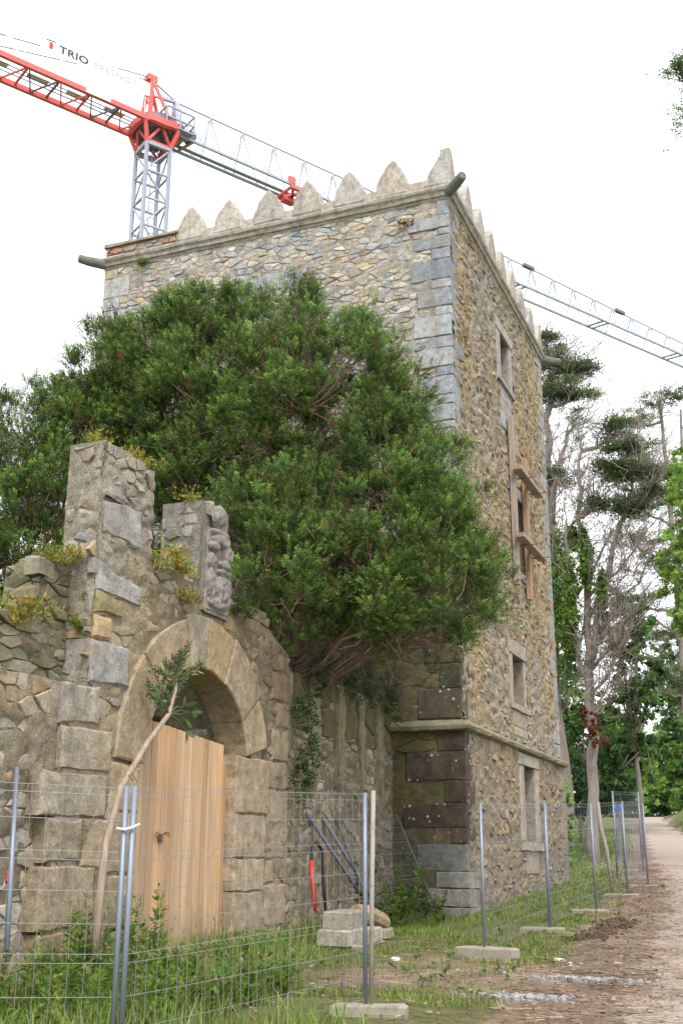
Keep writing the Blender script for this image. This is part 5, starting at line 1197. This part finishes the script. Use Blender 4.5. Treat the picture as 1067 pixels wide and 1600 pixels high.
q = MB(); q.tube([(P0[0]-.02, P0[1], 2.27), (P0[0]-.06, P0[1], 2.31), (P0[0]-.03, P0[1], 2.32), (P0[0]+.02, P0[1], 2.26)], .006, 6)
tag(q.build('post_hook', M['rust']), 'rusty wire hook over the paired foreground posts', 'wire hook')
q = MB(); q.tube([(P0[0]-.10, P0[1]-.05, 1.93), (P0[0]-.03, P0[1]-.06, 1.92), (P0[0]+.03, P0[1]-.03, 1.94), (P0[0]+.07, P0[1]-.02, 1.96)], .009, 6)
tag(q.build('tie_wire', M['white']), 'white tie binding the paired foreground posts', 'tie wire')
lp = MB(); b0 = Vector((P5[0]+.05, P5[1]+.02, gzf(*P5)))
lp.tube([b0, b0+EZ*1.0+Vector((.01, 0, 0)), b0+EZ*2.02+Vector((.03, 0, 0))], .022, 10)
tag(lp.build('loose_post', M['oldpost'], None, True), 'rusty whitish post beside the grey post of the fence gap', 'post')
foot(P5[0]+.03, P5[1], 'concrete foot at the foreground post of the fence gap', .25)
fp = [(-4.2, 15.6), (-4.12, 19.35), (-4.0, 23.0), (-3.92, 26.55), (-3.93, 30.1)]
fl = ['fence panel nearest the tower corner, right of the gap', 'second fence panel right of the gap beside the tower', 'third fence panel past the tower window', 'far fence panel with dark posts before the bend']
for i in range(4):
    o_ = .06 if i else 0
    panel((fp[i][0], fp[i][1]+o_), fp[i+1], fl[i], vs_=.13 if i < 2 else .2)
for i, (lb, rz_) in enumerate((('large pale concrete foot right of the fence gap', -.25), ('concrete foot sunk in grass under the paired posts', .1), ('concrete foot at the third post beside the tower', .35), ('concrete foot at the dark post before the bend', .0), ('far concrete foot at the bend of the fence', .2))):
    foot(fp[i][0]-(.12 if i else -.03), fp[i][1], lb, rz_, .42 if i == 0 else .36, .13, .09 if i == 0 else .075, None, 0 if i == 0 else .075)
panel((-3.95, 30.2), (-5.4, 36.5), 'far fence panel turning along the bend of the track', vs_=.25, h=2.0)
panel((-5.45, 36.6), (-6.6, 43.0), 'farthest fence panel beside the track', vs_=.3)
foot(-5.4, 36.5, 'tiny far concrete foot beside the bend', .4); foot(-4.7, 33.4, 'far concrete foot lying between two far panels', .1)
panel((-4.35, 28.1), (-4.2, 31.4), 'raised fence panel hung behind the far panel', za=gzf(-4.3, 28.1)+.25, zb=gzf(-4.2, 31.4)+.3, vs_=.2)
q = MB(); q.box((-4.0, 26.5, gzf(-4, 26.5)+1.86), (.05, .04, .04), None); q.box((-4.05, 26.5, gzf(-4, 26.5)+1.82), (.03, .03, .05)); tag(q.build('rag', M['bluecloth']), 'blue rag tied to the dark far fence post', 'rag')
q = MB(); z_ = gzf(-4.55, 27.6); q.tube([(-4.42, 27.6, z_), (-4.48, 27.6, z_+.9), (-4.60, 27.6, z_+1.5), (-4.62, 27.6, z_+2.0)], [.03, .045, .05, .04], 8)
tag(q.build('white_stake', M['oldpost'], None, True), 'bent white stake leaning behind the far fence post', 'stake')
# things leaning on the walls
def pole(a, b_, r_, mat, label, name='leaning_pole', cat='pole', group=None):
    q = MB(); q.tube([a, Vector(a).lerp(Vector(b_), .5), b_], r_, 10); return tag(q.build(name, M[mat], None, True), label, cat, group)
pole((-7.58, 17.45, 2.45), (-6.96, 19.35, .62), .03, 'darkpole', 'left of two blue grey poles leaning on the limewashed wall', group='poles leaning on the wall')
pole((-7.58, 18.1, 2.42), (-6.9, 19.5, .62), .03, 'darkpole', 'right of two blue grey poles leaning on the limewashed wall', group='poles leaning on the wall')
pole((-7.6, 9.95, 2.62), (-7.1, 9.38, .9), .026, 'galv', 'grey pole leaning on the low rubble wall at the left edge', group='poles leaning on the wall')
q = MB(); q.tube([(-7.34, 9.63, 1.58), (-7.30, 9.59, 1.50)], .036, 10); tag(q.build('pole_clamp', M['redplastic']), 'orange red clamp on the pole at the left edge', 'clamp')
q = MB(); q.tube([(-7.58, 9.98, 2.60), (-7.57, 10.1, 2.62), (-7.57, 10.14, 2.55), (-7.57, 10.2, 2.2)], .008, 6); tag(q.build('bent_rod', M['rust']), 'rusty bent rod beside the pole at the left edge', 'rod')
panel((-6.55, 21.25), (-6.75, 18.6), 'dark mesh panel leaning against the limewashed wall beside the tower corner', za=.72, zb=.62, h=2.05, lean=Vector((-.86, .12, 1.85)), pm=('darkgrey', 'darkgrey'), vs_=.09)
q = MB(); q.tube([(-7.12, 16.75, 1.0), (-7.2, 16.8, 1.5), (-7.26, 16.9, 1.72)], .032, 10); rt_ = q.build('red_conduit', M['redplastic'], None, True); tag(rt_, 'red corrugated conduit standing on the stacked slabs', 'conduit')
for k in range(14):
    t = k/13; c_ = Vector((-7.12, 16.75, .9)).lerp(Vector((-7.22, 16.82, 1.55)), t)
q = MB(); q.tube([(-7.26, 16.9, 1.72), (-7.3, 17.05, 1.92), (-7.32, 17.25, 2.0), (-7.3, 17.42, 1.9), (-7.28, 17.45, 1.4), (-7.2, 17.45, .7)], .03, 8); tag(q.build('black_hose', M['black'], None, True), 'black hose looping from the red conduit down the wall', 'hose')
SL = [((-6.4, 16.75, .50), (.28, .75, .09), .05, (.30, .285, .25), 'long thin slab at the bottom of the stone stack'), ((-6.45, 16.5, .68), (.24, .62, .11), -.06, (.38, .36, .32), 'pale slab in the middle of the stone stack'),
      ((-6.35, 17.4, .68), (.2, .28, .07), .2, (.33, .29, .23), 'small slab at the right of the stone stack'), ((-6.5, 16.4, .91), (.2, .42, .12), .12, (.34, .31, .26), 'rough block on top of the stone stack')]
for (c_, h_, rz_, cc, lb) in SL:
    q = MB(); cs, sn = math.cos(rz_), math.sin(rz_); X_, Y_ = Vector((cs, sn, 0)), Vector((-sn, cs, 0))
    q.prism((Vector(c_), X_, Y_, EZ), subdiv_poly(rect(-h_[0], h_[0], -h_[1], h_[1]), .2, .025), -h_[2], h_[2], .03, vary(cc+(.1,), .05, .15))
    tag(q.build('stone_slab', M['block']), lb, 'stone slab', 'stacked stone slabs')
q = MB(); q.tube([(-6.45, 16.72, .98), (-6.38, 17.05, .95), (-6.3, 17.4, .85), (-6.28, 17.52, .81)], [.13, .14, .13, .10], 9, (.38, .28, .19, .1)); tag(q.build('stone_shaft', M['block']), 'rounded tan stone lying across the stack', 'stone', 'stacked stone slabs')
# cement crusts, litter
for (cx_, cy_, rx_, ry_, lb, sd_) in ((-2.92, 12.35, .62, .20, 'pale grey cement crust nearest the camera', 1), (-2.52, 13.85, .72, .22, 'pale grey cement crust further up the track edge', 2)):
    r_ = random.Random(sd_); q = MB()
    for _ in range(190):
        a = r_.uniform(0, 6.28); w_ = abs(r_.gauss(0, .6)); s_ = r_.uniform(.010, .05)*(1.15-.5*min(1, w_)); u, v = math.cos(a)*rx_*w_, math.sin(a)*ry_*w_
        c_ = Vector((cx_+u, cy_+v, gzf(cx_+u, cy_+v)+.008)); ax_ = Vector((math.cos(a*3), math.sin(a*3), 0)); ay_ = Vector((-ax_.y, ax_.x, 0))
        q.prism((c_, ax_, ay_, EZ), subdiv_poly(rect(-s_, s_, -s_*.7, s_*.7), .03, s_*.3), -.01, r_.uniform(.012, .034), .008, None, .004, .25)
    tag(q.build('cement_crust', M['greypatch']), lb, 'cement', 'cement crusts on the ground', 'stuff')
for (x, y, s_, lb) in ((-3.25, 15.75, .07, 'white litter scrap on the grass edge'), (-3.02, 15.3, .045, 'second small white scrap nearer the cement'), (-5.35, 15.3, .06, 'white scrap on the bare ground near the slabs')):
    q = MB(); q.prism((Vector((x, y, gzf(x, y))), EX, EY, EZ), subdiv_poly(rect(-s_, s_, -s_*.6, s_*.6), .04, .015), 0, .04, .015); tag(q.build('litter_scrap', M['white']), lb, 'litter')
q = MB(); q.prism((Vector((-7.05, 34.2, 2.55)), EX, EZ, -EY), subdiv_poly([(-.12, -.5), (.18, -.55), (.05, .1), (-.1, .5), (-.2, .1)], .15, .04), -.03, .03, .01); tag(q.build('blue_sheet', M['bluetarp']), 'pale blue plastic sheet caught in the bush at the far tower corner', 'sheet')

# ------------------------------------------------------------------ tall leafy-headed plant before the gate
tp = empty('tall_plant', (-7.0, 10.62, .7), 'tall bare-stemmed plant with leafy head leaning across the arch', 'plant')
stem = [(-6.95, 10.62, .75), (-6.98, 10.68, 1.3), (-7.0, 10.78, 1.9), (-7.0, 11.0, 2.47), (-7.0, 11.5, 3.0), (-7.0, 11.95, 3.38), (-7.0, 12.08, 3.7), (-7.0, 12.05, 3.95)]
q = MB(); q.tube(stem, [.052, .048, .042, .038, .033, .03, .026, .02], 8, (1.15, 1.05, .85, 1)); q.build('stem', M['bark'], tp, True)
g_ = np.random.default_rng(77); lv = MB(); bd = MB(); tw = MB()
heads = []
for i in range(30):
    t = g_.uniform(.0, 1); b0 = Vector(stem[5]).lerp(Vector(stem[7]), t); d = Vector((g_.normal()*.6, g_.normal()*.8, g_.uniform(.2, 1.0))).normalized(); L = g_.uniform(.15, .42)
    e = b0+d*L; tw.tube([b0, b0+d*L*.5+Vector((0, 0, -.01)), e], [.012, .009, .005], 5, (.16, .2, .08, 1)); heads.append((e, d))
for (e, d) in heads:
    for k in range(15):
        dd = (d*.8+Vector((g_.normal(), g_.normal(), g_.normal()*.6+.35))*.55).normalized(); L = g_.uniform(.06, .15); s_ = dd.cross(Vector((g_.normal(), g_.normal(), g_.normal()))).normalized()*L*.12
        o = e-d*g_.uniform(0, .18); cc = vary((.22, .28, .14), .35, 1)
        lv.add([o, o+dd*L*.35+s_, o+dd*L*.75+s_*.8, o+dd*L, o+dd*L*.75-s_*.8, o+dd*L*.35-s_], [(0, 1, 2, 3, 4, 5)], cc)
    for k in range(4):
        o = e+Vector((g_.normal(), g_.normal(), g_.normal()))*.025; bd.box(o, (.008, .008, .009), None, vary((.17, .05, .06), .3, 1))
for (yo, zo) in ((12.25, 3.35), (12.3, 3.2), (11.7, 3.5), (11.62, 3.52), (12.2, 3.5), (12.4, 3.45)):
    b0 = Vector(stem[5]); e = Vector((-6.95, yo, zo)); tw.tube([b0, b0.lerp(e, .5)+Vector((0, 0, .04)), e], [.012, .01, .005], 5, (.16, .2, .08, 1))
    for k in range(3):
        dd = ((e-b0).normalized()+Vector((g_.normal(), g_.normal(), g_.normal()-.6))*.5).normalized(); L = g_.uniform(.13, .22); s_ = dd.cross(Vector((1, .2, .1))).normalized()*L*.15
        lv.add([e, e+dd*L*.3+s_, e+dd*L*.7+s_, e+dd*L, e+dd*L*.7-s_, e+dd*L*.3-s_], [(0, 1, 2, 3, 4, 5)], vary((.10, .17, .05), .3, 1))
lv.build('leaves', M['leaf'], tp); tag(bd.build('buds', M['leaf'], tp), kind='stuff'); tw.build('twigs', M['leaf'], tp)

# ------------------------------------------------------------------ grass, weeds, litter
def blades(x, y, h, wd_, pal, g_, name, lean=.35, z=None):
    n_ = len(x); z0 = gz(x, y) if z is None else z
    a = g_.uniform(0, 2*np.pi, n_); d = np.stack([np.cos(a), np.sin(a), np.zeros(n_)], 1); s_ = np.stack([-np.sin(a), np.cos(a), np.zeros(n_)], 1)
    b0 = np.stack([x, y, z0-.01], 1); ln = (h*lean*g_.uniform(.2, 1.6, n_))[:, None]; H = h[:, None]*np.array([0, 0, 1.0])
    w_ = (wd_*g_.uniform(.6, 1.3, n_))[:, None]
    p1 = b0+H*.55+d*ln*.3; p2 = b0+H*g_.uniform(.85, 1, (n_, 1))+d*ln
    V1 = np.stack([b0-s_*w_, b0+s_*w_, p1+s_*w_*.8, p1-s_*w_*.8], 1); V2 = np.stack([p1-s_*w_*.8, p1+s_*w_*.8, p2+s_*w_*.1, p2-s_*w_*.1], 1)
    pc = np.array([p_[1] for p_ in pal]); pw = np.array([p_[0] for p_ in pal], float); ci = g_.choice(len(pal), n_, p=pw/pw.sum())
    col = np.ones((n_, 4)); col[:, :3] = pc[ci]*g_.uniform(.7, 1.3, (n_, 1))
    return np.concatenate([V1, V2]), np.concatenate([col, col])
GP = [(4, (.155, .25, .04)), (3, (.23, .32, .06)), (2, (.10, .17, .03)), (1.4, (.40, .35, .17))]
g_ = np.random.default_rng(301)
def scatter(n_, x0, x1, y0, y1, keep):
    x = g_.uniform(x0, x1, n_); y = g_.uniform(y0, y1, n_); k = keep(x, y) > g_.random(n_); return x[k], y[k]
parts = []
patch = lambda x, y: .5+.5*np.sin(x*2.3+1.1*np.sin(y*1.7))*np.sin(y*1.9+.8*np.sin(x*2.9))
kz = lambda x, y: np.clip(zones(x, y)*(-.05+1.1*patch(x, y)), 0, 1)*(x < np.interp(y, LEY, LEX)-.25)
x, y = scatter(60000, -7.6, -3.0, 11.5, 22, kz); k = (x > -7.45); parts.append(blades(x[k], y[k], g_.uniform(.025, .10, k.sum()), .006, GP, g_, ''))
x, y = scatter(46000, -6.4, -2.6, 21, 36, kz); k = ~((x < -6.1) & (y < 31.6)); parts.append(blades(x[k], y[k], g_.uniform(.03, .11, k.sum()), .008, GP, g_, ''))
x, y = scatter(30000, -12, -4.2, 34, 70, lambda x, y: zones(x, y)*(x < np.interp(y, LEY, LEX))); parts.append(blades(x, y, g_.uniform(.08, .28, len(x)), .016, GP, g_, ''))
x, y = scatter(14000, -9, 2, 36, 95, lambda x, y: 1.*(x > np.interp(y, LEY, REX)+.2)); parts.append(blades(x, y, g_.uniform(.1, .3, len(x)), .02, GP, g_, ''))
V_ = np.concatenate([p_[0] for p_ in parts]); col = np.concatenate([p_[1] for p_ in parts])
tag(link('grass', quads_mesh('grass', V_, col), M['grass']), 'short patchy grass between the fence, the tower and the track', 'grass', kind='stuff')
# tall rank weeds in the foreground and along the walls
parts = []
def front(x, y): return np.clip(sm((-4.9-x)/1.3)+.6*sm((9.9-y)/.8)*sm((-3.2-x)/.8), 0, 1)*sm((12.6-y)/1.5)*(x > -7.45)
x, y = scatter(30000, -7.5, -2.6, 6.8, 12.6, lambda x, y: front(x, y)*(.2+.8*patch(x, y))); h = g_.uniform(.12, .50, len(x))*(.5+.6*patch(x*.7, y*.7))*np.interp(y, [9.5, 11.2], [1, .6]); parts.append(blades(x, y, h, .0065, GP, g_, '', .45))
x, y = scatter(9000, -7.55, -6.5, 11.5, 21.6, lambda x, y: sm((-6.7-x)/.6)*patch(x, y)); parts.append(blades(x, y, g_.uniform(.1, .35, len(x)), .007, GP, g_, ''))
V_ = np.concatenate([p_[0] for p_ in parts]); col = np.concatenate([p_[1] for p_ in parts])
tag(link('tall_grass', quads_mesh('tall_grass', V_, col), M['grass']), 'rank tall grass growing through the foreground fence', 'grass', kind='stuff')
# broad-leaved weeds
def weeds(spots, name, label, pal, seed):
    r_ = np.random.default_rng(seed); Vs = []; Cs = []
    for (x, y, h, n_) in spots:
        z0 = gzf(x, y); t = r_.uniform(.1, 1, n_); a = r_.uniform(0, 6.28, n_); ln = r_.normal(size=2)*.12
        o = np.stack([x+ln[0]*t, y+ln[1]*t, z0+h*t], 1); d = unit(np.stack([np.cos(a), np.sin(a), r_.uniform(.1, .9, n_)], 1)); s_ = unit(np.cross(d, np.array([0, 0, 1.])+r_.normal(size=(n_, 3))*.3))
        L = (.11*(1.15-t)+.025)[:, None]*r_.uniform(.6, 1.3, (n_, 1))*min(1.6, .6+h)
        Vs.append(np.stack([o, o+d*L*.5+s_*L*.20, o+d*L, o+d*L*.5-s_*L*.20], 1))
        st = np.array([[x-.004, y, z0], [x+.004, y, z0], [x+ln[0]+.003, y+ln[1], z0+h], [x+ln[0]-.003, y+ln[1], z0+h]])[None]; Vs.append(st)
        c_ = np.ones((n_+1, 4)); pi = pal[r_.integers(len(pal))]; c_[:, :3] = np.array(pi)*r_.uniform(.7, 1.35, (n_+1, 1)); Cs.append(c_)
    tag(link(name, quads_mesh(name, np.concatenate(Vs), np.concatenate(Cs)), M['leaf']), label, 'weeds', kind='stuff')
r_ = random.Random(5)
weeds([(r_.uniform(-7.4, -5.2), r_.uniform(8.2, 12.0), r_.uniform(.2, .7), 36) for _ in range(260)]+[(r_.uniform(-7.4, -6.9), r_.uniform(10.5, 12.2), r_.uniform(.5, 1.0), 40) for _ in range(22)], 'weeds', 'broad leaved weeds among the foreground grass', [(.10, .20, .035), (.16, .27, .04), (.13, .21, .055), (.21, .26, .065)], 311)
weeds([(r_.uniform(-7.1, -6.5), r_.uniform(18.6, 21.3), r_.uniform(.4, 1.35), 46) for _ in range(22)]+[(r_.uniform(-6.6, -6.2), r_.uniform(19.5, 21.2), r_.uniform(.15, .45), 18) for _ in range(12)], 'weeds', 'weeds growing through the leaning mesh panel', [(.07, .13, .025), (.13, .19, .035)], 312)
weeds([(r_.uniform(-6.5, -3.2), r_.uniform(11.5, 30), r_.uniform(.08, .22), 14) for _ in range(110)], 'weeds', 'low weeds dotted over the bare ground', [(.10, .19, .03), (.13, .22, .035)], 313)
# seed heads
sv = []; scl = []
for _ in range(110):
    x_, y_ = r_.uniform(-7.2, -4.3), r_.uniform(7.8, 11.8); z0 = gzf(x_, y_); h_ = r_.uniform(.35, .8); dx_, dy_ = r_.uniform(-.14, .14), r_.uniform(-.14, .14)
    sv.append([(x_-.003, y_, z0), (x_+.003, y_, z0), (x_+dx_*.6+.002, y_+dy_*.6, z0+h_), (x_+dx_*.6-.002, y_+dy_*.6, z0+h_)]); scl.append((.22, .22, .08, 1))
    for k in range(26):
        t = r_.random(); c_ = np.array([x_+dx_*(.6+t*.4), y_+dy_*(.6+t*.4), z0+h_+.10*t-.05*t*t]); e = np.array([r_.gauss(0, 1), r_.gauss(0, 1), .8]); e /= np.linalg.norm(e)
        s_ = np.array([e[1], -e[0], 0])*.004; sv.append([c_-s_, c_+s_, c_+e*.035+s_*.3, c_+e*.035-s_*.3]); scl.append((.40, .33, .15, 1))
tag(link('seed_heads', quads_mesh('seed_heads', np.array(sv), np.array(scl)), M['grass']), 'pale bristly grass seed heads along the foreground fence', 'grass', kind='stuff')
# leaf and twig litter along the track
n_ = 8000; y = g_.uniform(9.5, 40, n_); le = np.interp(y, LEY, LEX); x = le-.35+g_.normal(size=n_)*.55
n2_ = 2600; y2 = g_.uniform(10, 17.5, n2_); x2 = g_.uniform(-6.2, -1.4, n2_); n3_ = 500; y3 = g_.uniform(10, 34, n3_); x3 = np.interp(y3, LEY, LEX)+np.abs(g_.normal(size=n3_))*1.2
x, y = np.concatenate([x, x2, x3]), np.concatenate([y, y2, y3]); N_ = len(x); a = g_.uniform(0, 6.28, N_)
long_ = g_.random(N_) < .45; L = np.where(long_, g_.uniform(.05, .22, N_), g_.uniform(.012, .032, N_))[:, None]; W_ = np.where(long_, (.0035), .010)[:, None]*g_.uniform(.7, 1.4, (N_, 1))
a = np.where(long_, g_.normal(size=N_)*.5-.3, a)
d = np.stack([np.cos(a), np.sin(a), g_.normal(size=N_)*.08], 1); s_ = np.stack([-np.sin(a), np.cos(a), g_.normal(size=N_)*.3], 1)
o = np.stack([x, y, gz(x, y)+.030+g_.uniform(0, .012, N_)], 1)
V_ = np.stack([o-d*L-s_*W_, o+d*L-s_*W_, o+d*L+s_*W_, o-d*L+s_*W_], 1)
lc = np.array([(.18, .115, .075), (.27, .19, .125), (.11, .075, .05), (.36, .28, .20), (.22, .12, .07)]); col = np.ones((N_, 4)); col[:, :3] = lc[g_.integers(5, size=N_)]*g_.uniform(.7, 1.25, (N_, 1))
tag(link('leaf_litter', quads_mesh('leaf_litter', V_, col), M['litter']), 'brown twigs and leaves strewn along the track edge', 'litter', kind='stuff')
# loose stones on the track
q = MB()
for _ in range(700):
    y_ = r_.uniform(10.5, 30); x_ = np.interp(y_, LEY, LEX)+r_.uniform(-.3, 3.2); s_ = r_.uniform(.006, .022)
    q.box((x_, y_, gzf(x_, y_)+.025), (s_, s_*.8, s_*.5), None, None)
tag(q.build('track_gravel', M['gravel']), 'loose gravel scattered over the track', 'gravel', kind='stuff')
# dug earth mound at the track edge
q = MB()
for _ in range(150):
    y_ = r_.uniform(18.2, 21.4); x_ = -3.32+(y_-19.6)*.05+r_.gauss(0, .16); s_ = r_.uniform(.012, .04)
    q.box((x_, y_, gzf(x_, y_)+.02+.04*max(0, 1-abs(x_+3.32)*3)), (s_, s_, s_*.7), (Vector((math.cos(_), math.sin(_), .3)).normalized(), Vector((-math.sin(_), math.cos(_), 0)), EZ), None)
tag(q.build('earth_clods', paint('dark_soil', (.10, .066, .045), .95, 0, .3, (.18, .125, .085), 20)), 'row of dark dug earth clods beside the track', 'earth', kind='stuff')
